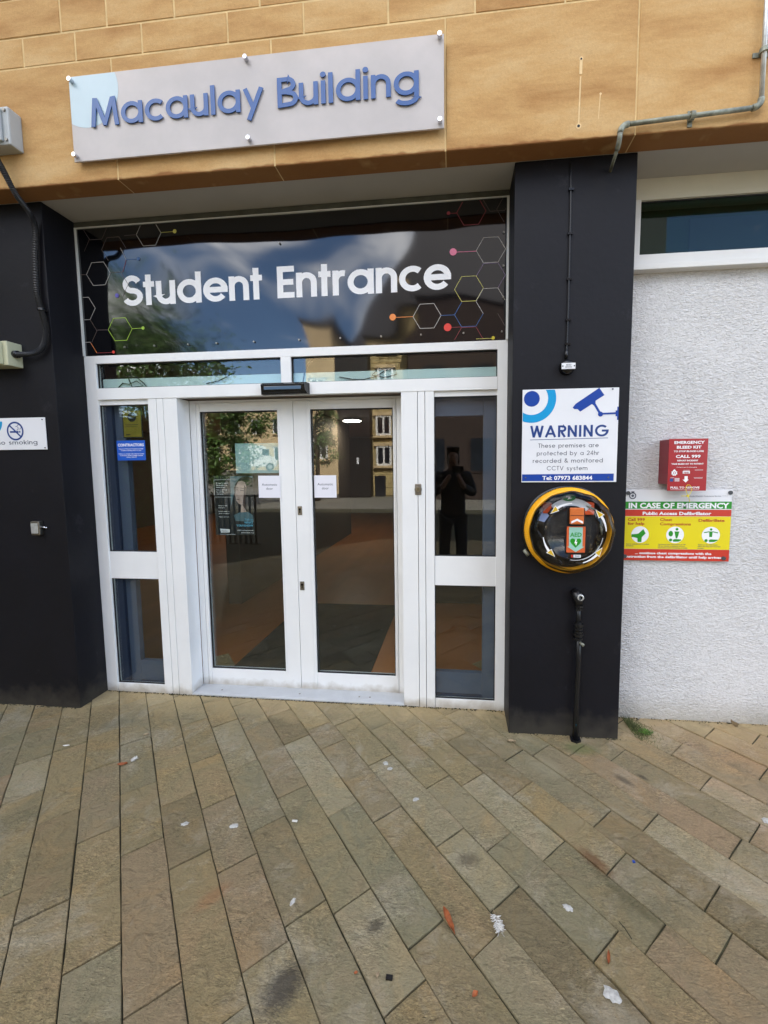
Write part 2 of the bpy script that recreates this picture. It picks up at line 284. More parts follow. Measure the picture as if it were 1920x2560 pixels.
mat('moss', c(78, 84, 42), .9, var=.4, vscale=40)
mat('weed', c(84, 118, 40), .6, var=.3, vscale=30)
mat('dry_leaf', c(150, 82, 42), .7, var=.3, vscale=60)
mat('dry_twig', c(150, 132, 104), .8, var=.3, vscale=60)
mat('feather', c(214, 212, 206), .7)
mat('dropping', c(176, 174, 168), .9, var=.25, vscale=90)
mat('cable_black', c(30, 30, 32), .5)
mat('joint_dirt', c(58, 56, 38), 1, var=.4, vscale=18, bump=.004, bscale=60)
mat('jacket', c(34, 34, 38), .8); mat('trousers', c(28, 32, 44), .8); mat('skin', c(120, 92, 78), .6); mat('hair', c(60, 46, 36), .7); mat('shoe', c(24, 22, 22), .6)
mat('asphalt', c(112, 108, 98), .9, var=.12, vscale=3)
mat('rubble_stone', c(176, 158, 112), .9, var=.28, vscale=5, bump=.01, bscale=14)
mat('gold_stone', c(200, 176, 136), .9, var=.1, vscale=2)
mat('dark_cladding', c(26, 25, 26), .6, var=.2, vscale=3)
mat('roof_slate', c(62, 60, 62), .7)
mat('window_dark', c(34, 38, 44), .12)
mat('leaf', c(74, 104, 40), .6, var=.5, vscale=1.4)
mat('bark', c(74, 62, 48), .9, var=.2)
mat('van_white', c(232, 232, 230), .3); mat('tyre', c(20, 20, 20), .8); mat('lampred', c(170, 20, 16), .3)
mat('rail_dark', c(34, 36, 38), .4)
for nm, cl in (('h_white', (176, 172, 166)), ('h_brown', (86, 74, 70)), ('h_red', (128, 44, 50)), ('h_yellow', (190, 184, 96)), ('h_blue', (50, 92, 150)), ('h_pink', (220, 120, 150)), ('h_orange', (228, 134, 62)), ('h_mauve', (120, 100, 130)), ('h_green', (160, 196, 64)), ('d_red', (214, 62, 52)), ('d_purple', (92, 84, 170)), ('d_yellow', (206, 190, 50))):
    mat(nm, c(*cl), .4)

# ---------------------------------------------------------------- helpers
def link(o): SC.collection.objects.link(o); return o
def meshobj(name, me, m=None, parent=None):
    o = link(bpy.data.objects.new(name, me))
    if m is not None:
        for q in (m if isinstance(m, (list, tuple)) else [m]): me.materials.append(MATS[q] if isinstance(q, str) else q)
    if parent: o.parent = parent
    return o
def tag(o, label=None, cat=None, group=None, kind=None):
    for k, v in (('label', label), ('category', cat), ('group', group), ('kind', kind)):
        if v: o[k] = v
    return o
def thing(name, label, cat, loc=(0, 0, 0), rz=0, group=None):
    o = link(bpy.data.objects.new(name, None)); o.empty_display_size = .1
    o.location = loc; o.rotation_euler = (0, 0, rz)
    return tag(o, label, cat, group)
def rel(o, parent):
    """keep geometry written in world coordinates when the parent sits elsewhere"""
    o.parent = parent; o.matrix_parent_inverse = parent.matrix_basis.inverted(); return o
class MB:
    def __init__(s): s.v = []; s.f = []; s.mi = []; s.cur = 0
    def face(s, pts): n = len(s.v); s.v += [tuple(p) for p in pts]; s.f.append(tuple(range(n, n+len(pts)))); s.mi.append(s.cur); return s
    def box(s, x0, x1, y0, y1, z0, z1):
        n = len(s.v); s.v += [(x0,y0,z0),(x1,y0,z0),(x1,y1,z0),(x0,y1,z0),(x0,y0,z1),(x1,y0,z1),(x1,y1,z1),(x0,y1,z1)]
        for f in ((0,3,2,1),(4,5,6,7),(0,1,5,4),(1,2,6,5),(2,3,7,6),(3,0,4,7)): s.f.append(tuple(n+i for i in f)); s.mi.append(s.cur)
        return s
    def front(s, x0, x1, y, y1, z0, z1, ch=.003):
        """block whose face toward -Y has chamfered arrises"""
        n = len(s.v)
        s.v += [(x0,y1,z0),(x1,y1,z0),(x1,y1,z1),(x0,y1,z1),(x0,y+ch,z0),(x1,y+ch,z0),(x1,y+ch,z1),(x0,y+ch,z1),(x0+ch,y,z0+ch),(x1-ch,y,z0+ch),(x1-ch,y,z1-ch),(x0+ch,y,z1-ch)]
        for f in ((8,9,10,11),(0,1,2,3)[::-1],(4,5,9,8),(5,6,10,9),(6,7,11,10),(7,4,8,11),(0,1,5,4),(1,2,6,5),(2,3,7,6),(3,0,4,7)): s.f.append(tuple(n+i for i in f)); s.mi.append(s.cur)
        return s
    def grid(s, P):
        n = len(s.v); a = len(P); b = len(P[0])
        for row in P: s.v += [tuple(p) for p in row]
        for i in range(a-1):
            for j in range(b-1): s.f.append((n+i*b+j, n+i*b+j+1, n+(i+1)*b+j+1, n+(i+1)*b+j)); s.mi.append(s.cur)
        return s
    def tube(s, pts, r, seg=10, cap=True):
        pts = [Vector(p) for p in pts]; rr = r if isinstance(r, (list, tuple)) else [r]*len(pts)
        n = len(s.v); k = len(pts); up = None
        for i, p in enumerate(pts):
            d = (pts[min(i+1, k-1)]-pts[max(i-1, 0)]).normalized()
            if up is None: up = Vector((0,0,1)) if abs(d.z) < .9 else Vector((1,0,0))
            a = d.cross(up).normalized(); b = a.cross(d).normalized(); up = b
            for j in range(seg):
                t = 2*math.pi*j/seg; s.v.append(tuple(p+(a*math.cos(t)+b*math.sin(t))*rr[i]))
        for i in range(k-1):
            for j in range(seg):
                j2 = (j+1) % seg; s.f.append((n+i*seg+j, n+i*seg+j2, n+(i+1)*seg+j2, n+(i+1)*seg+j)); s.mi.append(s.cur)
        if cap: s.f.append(tuple(n+j for j in range(seg))[::-1]); s.mi.append(s.cur); s.f.append(tuple(n+(k-1)*seg+j for j in range(seg))); s.mi.append(s.cur)
        return s
    def disc(s, cx, cy, y, rx, rz=None, a0=0, a1=360, seg=28):
        rz = rz or rx; k = seg+1 if a1-a0 < 360 else seg
        pts = [(cx+rx*math.cos(R(a0+(a1-a0)*i/seg)), y, cy+rz*math.sin(R(a0+(a1-a0)*i/seg))) for i in range(k)]
        s.face(pts); return s
    def ring(s, cx, cz, y, r1, r2, a0=0, a1=360, seg=40, clip=None):
        for i in range(seg):
            t0 = R(a0+(a1-a0)*i/seg); t1 = R(a0+(a1-a0)*(i+1)/seg)
            s.face([(cx+r1*math.cos(t0), y, cz+r1*math.sin(t0)), (cx+r2*math.cos(t0), y, cz+r2*math.sin(t0)), (cx+r2*math.cos(t1), y, cz+r2*math.sin(t1)), (cx+r1*math.cos(t1), y, cz+r1*math.sin(t1))])
        return s
    def line(s, a, b, w, y):
        d = Vector((b[0]-a[0], b[1]-a[1])); l = d.length or 1; n = Vector((-d.y, d.x))/l*w/2
        s.face([(a[0]+n.x, y, a[1]+n.y), (a[0]-n.x, y, a[1]-n.y), (b[0]-n.x, y, b[1]-n.y), (b[0]+n.x, y, b[1]+n.y)]); return s
    def poly(s, pts, y): s.face([(p[0], y, p[1]) for p in pts]); return s
    def lathe(s, cx, cz, prof, seg=48, mod=None):
        """profile (radius, y) turned about the Y axis through (cx, cz)"""
        P = []
        for i in range(seg+1):
            t = 2*math.pi*i/seg; q = 1+(mod(t) if mod else 0)
            P.append([(cx+r*math.cos(t)*(q if k > 0 else 1), y, cz+r*math.sin(t)*(q if k > 0 else 1)) for k, (r, y) in enumerate(prof)])
        return s.grid(P)
    def cyl_y(s, cx, cz, y0, y1, r, seg=16):
        return s.tube([(cx, y0, cz), (cx, y1, cz)], r, seg)
    def build(s, name, m, parent=None, smooth=False, bevel=0, weld=False):
        me = bpy.data.meshes.new(name); me.from_pydata(s.v, [], s.f); me.update()
        if any(s.mi): me.polygons.foreach_set('material_index', s.mi)
        if weld or bevel:
            bm = bmesh.new(); bm.from_mesh(me)
            if weld: bmesh.ops.remove_doubles(bm, verts=bm.verts, dist=1e-5)
            if bevel: bmesh.ops.bevel(bm, geom=list(bm.edges), offset=bevel, segments=2, affect='EDGES', profile=.6)
            bmesh.ops.recalc_face_normals(bm, faces=bm.faces); bm.to_mesh(me); bm.free()
        if smooth: me.polygons.foreach_set('use_smooth', [True]*len(me.polygons))
        return meshobj(name, me, m, parent)
def box(name, m, parent, x0, x1, y0, y1, z0, z1, bevel=.0015):
    return MB().box(x0, x1, y0, y1, z0, z1).build(name, m, parent, bevel=bevel)

# ---- built-in font text (blurry small print, humanist lettering)
_capH = {}
def text_mesh(s, bold=0, spacing=1.0):
    cu = bpy.data.curves.new('t', 'FONT'); cu.body = s; cu.size = 1; cu.offset = bold; cu.resolution_u = 2; cu.space_character = spacing
    o = bpy.data.objects.new('t', cu); SC.collection.objects.link(o)
    dg = bpy.context.evaluated_depsgraph_get(); me = bpy.data.meshes.new_from_object(o.evaluated_get(dg))
    V_ = [tuple(v.co) for v in me.vertices]; F_ = [tuple(p.vertices) for p in me.polygons]
    bpy.data.objects.remove(o); bpy.data.curves.remove(cu); bpy.data.meshes.remove(me)
    return V_, F_
def bfont(mb, s, x, z, cap, y, width=None, align='C', bold=.02, spacing=1.0):
    if bold not in _capH: v, _ = text_mesh('H', bold); _capH[bold] = max(p[1] for p in v)-min(p[1] for p in v)
    V_, F_ = text_mesh(s, bold, spacing)
    if not V_: return
    a = min(p[0] for p in V_); b = max(p[0] for p in V_); k = cap/_capH[bold]; kx = k if width is None else width/(b-a)
    off = {'C': -(a+b)/2*kx, 'L': -a*kx, 'R': -b*kx}[align]; n = len(mb.v)
    mb.v += [(x+off+p[0]*kx, y, z+p[1]*k) for p in V_]; mb.f += [tuple(n+i for i in f) for f in F_]; mb.mi += [mb.cur]*len(F_)

# ---- geometric stroke font (Avant-Garde-like round letters)
def arc(cx, cy, rx, ry, a0, a1, n=18):
    return [(cx+rx*math.cos(R(a0+(a1-a0)*i/n)), cy+ry*math.sin(R(a0+(a1-a0)*i/n))) for i in range(n+1)]
def glyph(ch, w, X):
    h = w/2; r = X/2-h; c0 = X/2; O = arc(c0, c0, r, r, 0, 360, 28)
    Wn = X*.80; rn = (Wn-w)/2
    arch = lambda x0, W_=Wn: arc(x0+W_/2, X-h-(W_-w)/2, (W_-w)/2, (W_-w)/2, 180, 0, 12)+[(x0+W_-h, 0)]
    up = 1.0
    if ch == 'a': return [O, [(X-h, 0), (X-h, X)]], X
    if ch == 'b': return [O, [(h, 0), (h, up)]], X
    if ch == 'c': return [arc(c0, c0, r, r, 48, 312, 22)], X*.84
    if ch == 'd': return [O, [(X-h, 0), (X-h, up)]], X
    if ch == 'e': return [arc(c0, c0, r, r, 0, 322, 26), [(h*.9, c0), (X-h*.05, c0)]], X*.98
    if ch == 'f': return [arc(.3+h, up-h-.14, .14, .14, 100, 180, 6)+[(.16+h, 0)], [(0, X-h), (.42, X-h)]], .42
    if ch == 'g': return [O, [(X-h, X), (X-h, -.08)]+arc(c0, -.08, r, .20-h*.3, 0, -155, 14)], X
    if ch == 'h': return [[(h, 0), (h, up)], arch(0)], Wn
    if ch == 'i': return [[(h, 0), (h, X)], 'dot', (h, X+.20, w*.62)], w
    if ch == 'k': return [[(h, 0), (h, up)], [(h, X*.36), (X*.68, X)], [(X*.26, X*.52), (X*.72, 0)]], X*.74
    if ch == 'l': return [[(h, 0), (h, up)]], w
    if ch == 'm': return [[(h, 0), (h, X)], arch(0), arch(Wn-w)], Wn*2-w
    if ch == 'n': return [[(h, 0), (h, X)], arch(0)], Wn
    if ch == 'o': return [O], X
    if ch == 'p': return [O, [(h, X), (h, -.30)]], X
    if ch == 'r': return [[(h, 0), (h, X)], arc(h+rn, X-h-rn, rn, rn, 180, 75, 8)], Wn*.62
    if ch == 's':
        q = (X-w)/4; cx = .22+h*.2
        return [arc(cx, X-h-q, q*1.12, q, 25, 250, 12)+arc(cx, h+q, q*1.12, q, 70, -155, 12)], cx*2
    if ch == 't': return [[(.17, 0), (.17, up)], [(0, X-h), (.36, X-h)]], .36
    if ch == 'u': return [[(h, X), (h, h+rn)]+arc(h+rn, h+rn, rn, rn, 180, 360, 12), [(Wn-h, X), (Wn-h, 0)]], Wn
    if ch == 'v': return [[(h, X), (X*.44, 0)], [(X*.88-h, X), (X*.44, 0)]], X*.88
    if ch == 'w': return [[(h, X), (X*.33, 0), (X*.62, X), (X*.91, 0), (X*1.24-h, X)]], X*1.24
    if ch == 'y': return [[(h*1.1, X), (X*.47, X*.06)], [(X*.92-h*1.1, X), (X*.24, -.30)]], X*.92
    if ch == 'A': return [[(h*.6, 0), (.415, 1)], [(.375, 1), (.79-h*.6, 0)], [(.17, .30), (.63, .30)]], .79
    if ch == 'B': return [[(h, 0), (h, 1)], [(h, 1-h), (.34, 1-h)]+arc(.34, .755, .2-h*.3, .245-h, 90, -90, 10)+[(h, .51)], [(h, .51), (.38, .51)]+arc(.38, .27+h*.2, .23-h*.3, .25-h*.8, 90, -90, 10)+[(h, h)]], .60
    if ch == 'C': return [arc(.5, .5, .5-h, .5-h, 42, 318, 26)], .88
    if ch == 'D': return [[(h, 0), (h, 1)], [(h, 1-h), (.25, 1-h)]+arc(.25, .5, .5-h, .5-h, 90, -90, 16)+[(h, h)]], .75
    if ch == 'E': return [[(h, 0), (h, 1)], [(h, 1-h), (.52, 1-h)], [(h, .5), (.49, .5)], [(h, h), (.52, h)]], .52
    if ch == 'G': return [arc(.5, .5, .5-h, .5-h, 45, 360, 30), [(.5, .5), (1-h*.0, .5)]], 1.0
    if ch == 'H': return [[(h, 0), (h, 1)], [(.62-h, 0), (.62-h, 1)], [(h, .5), (.62-h, .5)]], .62
    if ch == 'I': return [[(h, 0), (h, 1)]], w
    if ch == 'M': return [[(h, 0), (h+.10, 1)], [(.90-h, 1), (1.0-h, 0)], [(h+.12, .97), (.515, .03)], [(.88-h, .97), (.485, .03)]], 1.0
    if ch == 'N': return [[(h, 0), (h, 1)], [(.68-h, 0), (.68-h, 1)], [(h, .96), (.68-h, .04)]], .68
    if ch == 'R': return [[(h, 0), (h, 1)], [(h, 1-h), (.36, 1-h)]+arc(.36, .72, .2-h*.3, .28-h, 90, -90, 10)+[(h, .44+h)], [(.26, .44), (.56-h*.5, 0)]], .56
    if ch == 'S':
        q = (1-w)/4; cx = .28
        return [arc(cx, 1-h-q, q*1.06, q, 22, 255, 14)+arc(cx, h+q, q*1.2, q, 75, -158, 14)], .58
    if ch == 'T': return [[(.26, 0), (.26, 1)], [(0, 1-h), (.52, 1-h)]], .52
    if ch == 'V': return [[(h, 1), (.40, 0)], [(.38, 0), (.78-h, 1)]], .78
    if ch == 'W': return [[(h, 1), (.285, 0)], [(.275, 0), (.53, 1)], [(.49, 1), (.745, 0)], [(.735, 0), (1.02-h, 1)]], .98
    if ch == '0': return [arc(.29, .5, .29-h, .5-h, 0, 360, 24)], .58
    if ch == '2': return [arc(.29, .70, .27-h, .30-h, 165, -35, 14)+[(h, h), (.56, h)]], .58
    if ch == '3': return [arc(.28, .75, .22-h*.3, .25-h, 160, -90, 12), arc(.28, .27+h*.3, .26-h*.3, .26-h*.6, 90, -160, 12)], .56
    if ch == '4': return [[(.42, 0), (.42, 1), (h, .26), (.58, .26)]], .58
    if ch == '6': return [arc(.29, .31, .29-h, .31-h, 0, 360, 22), [(.40, 1), (h*1.4, .42)]], .58
    if ch == '7': return [[(0, 1-h), (.52, 1-h), (.16, 0)]], .55
    if ch == '8': return [arc(.28, .75, .21-h*.4, .25-h, 0, 360, 20), arc(.28, .27+h*.2, .28-h, .27-h*.6, 0, 360, 20)], .56
    if ch == '9': return [arc(.29, .69, .29-h, .31-h, 0, 360, 22), [(.18, 0), (.58-h*1.4, .58)]], .58
    if ch == '&': return [[(.68, 0), (.16, .66)]+arc(.30, .80, .15, .2-h, 200, -50, 12)+arc(.26, .27, .25-h, .27-h, 110, 340, 14)+[(.66, .42)]], .68
    if ch == ':': return ['dot', (h, .12, w*.7), 'dot', (h, X-.1, w*.7)], w
    return [], .34
def stroke_text(mb, s, x, z, cap, y, width=None, w=.14, X=.75, track=.1, align='L', depth=0, letters=None):
    """letters: if a callable, called with (char, MB) per glyph to make single pieces"""
    pen = 0; items = []
    for ch in s:
        if ch == ' ': pen += .36+track; continue
        g, adv = glyph(ch, w, X); items.append((ch, g, pen)); pen += adv+track
    tot = pen-track; kx = cap if width is None else width/tot
    if align == 'C': x -= tot*kx/2
    for ch, g, px_ in items:
        tgt = MB() if letters else mb
        k = 0; i = 0
        while i < len(g):
            yy = y-k*.00018; k += 1
            if isinstance(g[i], str):
                cx, cz, rr = g[i+1]; i += 2
                pts = [(x+(px_+cx+rr*math.cos(a))*kx, z+(cz+rr*math.sin(a))*cap) for a in [2*math.pi*t/16 for t in range(16)]]
                tgt.poly(pts, yy)
                if depth:
                    for q in range(16):
                        a_, b_ = pts[q], pts[(q+1) % 16]; tgt.face([(a_[0], yy, a_[1]), (a_[0], yy+depth, a_[1]), (b_[0], yy+depth, b_[1]), (b_[0], yy, b_[1])])
                continue
            P = g[i]; i += 1; n = len(P); closed = (abs(P[0][0]-P[-1][0])+abs(P[0][1]-P[-1][1]) < 1e-6)
            if closed: P = P[:-1]; n -= 1
            Lp = []
            for j in range(n):
                a = Vector(P[j-1]) if (j > 0 or closed) else None
                b = Vector(P[(j+1) % n]) if (j < n-1 or closed) else None
                p = Vector(P[j]); d1 = (p-a).normalized() if a is not None else None; d2 = (b-p).normalized() if b is not None else None
                if d1 is None: d1 = d2
                if d2 is None: d2 = d1
                n1 = Vector((-d1.y, d1.x)); n2_ = Vector((-d2.y, d2.x)); mm = n1+n2_
                mm = n1 if mm.length < .3 else mm.normalized()
                sc_ = 1/max(.45, mm.dot(n1)); o_ = mm*w/2*sc_
                Lp.append((p+o_, p-o_))
            if closed: Lp.append(Lp[0])
            T = lambda q: (x+(px_+q.x)*kx, z+q.y*cap)
            for (a1, b1), (a2, b2) in zip(Lp[:-1], Lp[1:]):
                A, B, C_, D_ = T(a1), T(b1), T(b2), T(a2)
                tgt.face([(A[0], yy, A[1]), (B[0], yy, B[1]), (C_[0], yy, C_[1]), (D_[0], yy, D_[1])])
                if depth:
                    tgt.face([(A[0], yy, A[1]), (D_[0], yy, D_[1]), (D_[0], yy+depth, D_[1]), (A[0], yy+depth, A[1])])
                    tgt.face([(B[0], yy, B[1]), (B[0], yy+depth, B[1]), (C_[0], yy+depth, C_[1]), (C_[0], yy, C_[1])])
            if depth and not closed:
                for a1, b1 in (Lp[0], Lp[-1]):
                    A, B = T(a1), T(b1); tgt.face([(A[0], yy, A[1]), (B[0], yy, B[1]), (B[0], yy+depth, B[1]), (A[0], yy+depth, A[1])])
        if letters: letters(ch, tgt)

# ================================================================ GROUND
FY = 2.115      # stone face
PY = 2.235      # pillar face
GY = 2.44       # door-screen face, also the white wall
PHI = 2.2986
ex, ey = math.cos(PHI), math.sin(PHI)
base = MB().face([(-60, -60, -.055), (60, -60, -.055), (60, 60, -.055), (-60, 60, -.055)]).build('ground', 'asphalt'); tag(base, kind='structure')
sq = MB().box(-30, 30, -48, -9.2, -.05, -.008).build('road', 'asphalt'); tag(sq, kind='structure')
pav = MB().box(-9.8, 7.5, -9.2, 2.62, -.05, -.0085).build('pavement', 'joint_dirt'); tag(pav, kind='structure')
JN = {-4:[3.143], -3:[1.932,2.491], -2:[1.78,2.255,2.808], -1:[1.509,2.039,2.519,2.89], 0:[1.282,1.864,2.235,2.649], 1:[1.694,2.05,2.462,2.991],
 2:[1.2,1.57,1.927,2.268], 3:[1.245,1.673,2.10,2.524], 4:[.863,1.185,1.784,2.376], 5:[.954,1.556,2.128], 6:[.819,1.417,1.97,2.165], 7:[.879,1.169,1.717,2.113],
 8:[.595,1.04,1.429,1.951], 9:[.514,.888,1.34,1.839], 10:[.377,.717,1.159,1.614], 11:[.455,.854,1.334], 12:[.725,1.273], 13:[.473,1.158], 14:[.45,1.014], 15:[.20,.671,1.22], 16:[.1,.85], 17:[.528,1.1], 18:[.2,.8], 19:[.1,.63]}
def pix(x, y, z):
    v = Vector((x, y, z-CAMH)); d = v.dot(fw)
    return (PPX+FOC*v.dot(cr_)/d, PPY-FOC*v.dot(cu_)/d, d)
rs = random.Random(5); slabs = []
PIT_ = .145
def clip_poly(poly, keep):
    out = []
    for i in range(len(poly)):
        a, b = poly[i], poly[(i+1) % len(poly)]; da, db = keep(a), keep(b)
        if da >= 0: out.append(a)
        if (da >= 0) != (db >= 0): t = da/(da-db); out.append((a[0]+(b[0]-a[0])*t, a[1]+(b[1]-a[1])*t))
    return out
for i in range(-22, 42):
    js = list(JN.get(i, []))
    if not js: js = [rs.uniform(.9, 1.3)]
    while js[-1] < 7: js.append(js[-1]+rs.choice([.30, .38, .42, .47, .52, .58]))
    while js[0] > -6: js.insert(0, js[0]-rs.choice([.30, .38, .42, .47, .52, .58]))
    v1 = .071-PIT_*i; v0 = v1-PIT_
    for a, b in zip(js[:-1], js[1:]):
        um, vm = (a+b)/2, (v0+v1)/2; xm, ym = um*ex-vm*ey, um*ey+vm*ex
        if not (-6.2 < xm < 5.2 and -3.2 < ym < 2.9): continue
        slabs.append((a, b, v0, v1, xm, ym))
# the building line: slabs are cut along the frame foot, the pillars and the white wall
def slab_mb(mb, a, b, v0, v1, dz, tx, ty, lip=None):
    g = .0015+rs.uniform(0, .0010); ge = .0022+rs.uniform(0, .0010); T = lambda u, v: (u*ex-v*ey, u*ey+v*ex)
    def outline(gg):
        n = max(2, int((b-a)/.06)); m_ = 3; pts = []
        w = lambda: rs.uniform(-.0011, .0011)
        a_, b_ = a+ge+gg-g, b-ge-gg+g
        pts += [(a_+(b_-a_)*k/n, v0+gg) for k in range(n)]
        pts += [(b_, v0+gg+(v1-v0-2*gg)*k/m_) for k in range(m_)]
        pts += [(b_-(b_-a_)*k/n, v1-gg) for k in range(n)]
        pts += [(a_, v1-gg-(v1-v0-2*gg)*k/m_) for k in range(m_)]
        return pts
    o0 = outline(g); jit = [(rs.uniform(-.0012, .0012), rs.uniform(-.0012, .0012)) for _ in o0]
    o1 = outline(g+.0020)
    lo = [T(p[0]+j[0], p[1]+j[1]) for p, j in zip(o0, jit)]; hi = [T(p[0]+j[0]*1.4, p[1]+j[1]*1.4) for p, j in zip(o1, jit)]
    cx = sum(p[0] for p in hi)/len(hi); cy = sum(p[1] for p in hi)/len(hi)
    Z = lambda p: dz+tx*(p[0]-cx)+ty*(p[1]-cy)
    n = len(mb.v); k = len(lo)
    mb.v += [(p[0], p[1], -.016) for p in lo]+[(p[0], p[1], Z(p)-.0022) for p in lo]+[(p[0], p[1], Z(p)) for p in hi]
    for q in range(k):
        q2 = (q+1) % k
        mb.f += [(n+q, n+q2, n+k+q2, n+k+q), (n+k+q, n+k+q2, n+2*k+q2, n+2*k+q)]; mb.mi += [0, 0]
    mb.f.append(tuple(n+2*k+q for q in range(k))); mb.mi.append(0)
vis, rest = [], []
for s in slabs:
    a, b, v0, v1, xm, ym = s; ok = False
    for u in (a, (a+b)/2, b):
        for v in (v0, v1):
            x, y = u*ex-v*ey, u*ey+v*ex
            p = pix(x, y, 0)
            if p[2] > .1 and -20 < p[0] < 1940 and p[1] < 2640 and y < 2.46: ok = True
    (vis if ok else rest).append(s)
vis.sort(key=lambda s: s[4]**2+s[5]**2); rest += vis[298:]; vis = vis[:298]
for s in vis:
    mb = MB(); slab_mb(mb, *s[:4], rs.uniform(-.0038, .0018), rs.uniform(-.007, .007), rs.uniform(-.009, .009))
    o = mb.build('paving_slab', 'sandstone_paving', pav)
mb = MB()
for s in rest: slab_mb(mb, *s[:4], rs.uniform(-.002, .001), 0, 0)
tag(mb.build('paving_slab', 'sandstone_paving', pav), kind='stuff')

# ================================================================ BUILDING
B = thing('college_building', 'golden stone fronted college building with navy pillars and a white rendered wall', 'building', (0, 2.6, 0))
def P_(o): return rel(o, B)
rs2 = random.Random(3)
# courses of ashlar on the stone face: (z0, z1, joints)
def course(z0, z1, js, y1=FY+.11):
    for a, b in zip(js[:-1], js[1:]):
        g = .0032; st = MB().front(a+g, b-g, FY+rs2.uniform(-.0012, .0012), y1, z0+(0 if z0 < 3.05 else g), z1-g, .0035).build('stone_block', 'bath_stone'); P_(st)
course(3.018, 3.611, [-4.36, -3.5, -2.63, -1.768, -.908, -.0475, .826, 1.69, 2.55, 3.4])
course(3.611, 3.757, [-3.6, -3.1, -2.68, -2.262, -1.961, -1.59, -1.1285, -.738, -.32, .0915, .5, .93, 1.42, 1.83, 2.3])
course(3.757, 3.94, [-3.5, -3.0, -2.45, -2.036, -1.776, -1.407, -.958, -.55, -.1, .31, .76, 1.2, 1.6, 2.1])
course(3.94, 4.12, [-3.2, -2.7, -2.3, -1.85, -1.5, -1.1, -.7, -.3, .1, .55, 1.0, 1.5, 2.0])
P_(MB().box(-4.4, 3.4, FY+.0030, FY+.11, 3.0195, 4.15).build('mortar_bed', 'mortar'))
P_(MB().box(-14, -4.36, FY+.002, 2.6, 3.018, 11.2).box(3.4, 14, FY+.002, 2.6, 3.018, 11.2).box(-4.36, 3.4, FY+.11, 2.6, 3.03, 4.15).box(-4.36, 3.4, FY+.002, 2.6, 4.15, 11.2).build('upper_wall', 'wall_mass'))
P_(MB().box(-14, 14, 2.6, 14, 2.62, 11.2).box(-14, -8.02, 2.6, 14, 0, 2.62).box(3.05, 14, 2.6, 14, 0, 2.62).box(-8.02, 3.05, 13.05, 14, 0, 2.62).build('upper_storeys', 'wall_mass'))
P_(MB().box(-14, -2.352, FY+.095, GY+.155, 3.024, 3.0295).box(-2.352, .299, FY+.095, GY+.155, 3.024, 3.0295).box(.299, 14, FY+.095, GY+.155, 3.024, 3.0295).build('soffit', 'soffit_paint'))
P_(MB().front(-2.36, .299, GY-.004, GY+.1, 2.99, 3.0235, .004).build('head_strip', 'joint_strip'))
# pillars
for x0, x1 in ((-3.6, -2.352), (.2985, .8885)):
    P_(box('pillar', 'navy_paint', None, x0, x1, PY, GY+.15, -.01, 3.0235, .004))
# white rendered wall under the ribbon window, and the wall far left
P_(MB().box(.8885, 5.5, GY, GY+.15, -.01, 2.536).build('render_wall', 'roughcast'))
P_(MB().box(-9, -3.6, GY, GY+.15, -.01, 3.0235).build('render_wall', 'roughcast'))
wn = MB(); wn.box(.889, 5.5, GY-.004, GY+.1, 2.915, 3.0235)
wf = P_(wn.build('window_frame', 'cream_paint')); wf['label'] = 'cream painted head above the ribbon window'
wn = MB(); wn.box(.889, .991, GY-.012, GY+.05, 2.63, 2.915); wn.box(.889, 5.5, GY-.014, GY+.05, 2.566, 2.631)
win = P_(wn.build('window', 'window_white', bevel=.002))
gp = MB().box(.991, 5.5, GY+.018, GY+.024, 2.631, 2.915).build('pane', 'dark_glass'); gp.parent = win
sl = MB().box(.889, 5.5, GY-.055, GY+.05, 2.536, 2.563).build('sill', 'window_white', bevel=.003); sl.parent = win
gk = MB().box(.991, 5.5, GY+.010, GY+.018, 2.631, 2.637).box(.991, .997, GY+.010, GY+.018, 2.637, 2.909).box(.991, 5.5, GY+.010, GY+.018, 2.909, 2.915).build('gasket', 'black_rubber'); gk.parent = win
# boards behind the ribbon window, greenish reflections put in as flat colour
P_(MB().box(.95, 5.5, 2.55, 2.6, 2.4, 3.02).build('reflection_board', mat('reflection_green', c(92, 118, 100), .8)))
P_(MB().box(1.3, 1.9, 2.54, 2.549, 2.55, 2.86).build('reflection_board', mat('reflection_grey', c(110, 122, 136), .8)))
# entrance screen: one part per member
scr = link(bpy.data.objects.new('entrance_screen', None)); P_(scr)
def fr(x0, x1, z0, z1, y0=GY, y1=GY+.036, name='frame_member', m='white_frame', bev=.0018):
    return box(name, m, scr, x0, x1, y0, y1, z0, z1, bev)
scr.matrix_parent_inverse = B.matrix_basis.inverted()
fr(-2.352, -2.275, -.005, 2.215); fr(.2405, .2975, -.005, 2.215)
fr(-2.275, .2405, 2.166, 2.215); fr(-1.0535, -.9895, 2.012, 2.166)
fr(-2.275, .2405, 1.94, 2.012, GY-.004)
fr(-2.275, -1.932, 1.908, 1.94, GY+.012); fr(-.1245, .2405, 1.908, 1.94, GY+.012)
for a, b in ((-2.275, -1.9325), (-.1245, .2405)):
    fr(a, b, .777, .957, GY+.006); fr(a, b, -.005, .056, GY+.004)
# left post: three flat covers with shadow gaps; right post the same
for a, b in ((-1.932, -1.8765), (-1.8735, -1.8315), (-1.8285, -1.7375)): fr(a, b, -.005, 1.94, GY-.001, GY+.118, 'post_cover')
for a, b in ((-.3205, -.2245), (-.2215, -.1805), (-.1775, -.1255)): fr(a, b, -.005, 1.94, GY-.001, GY+.118, 'post_cover')
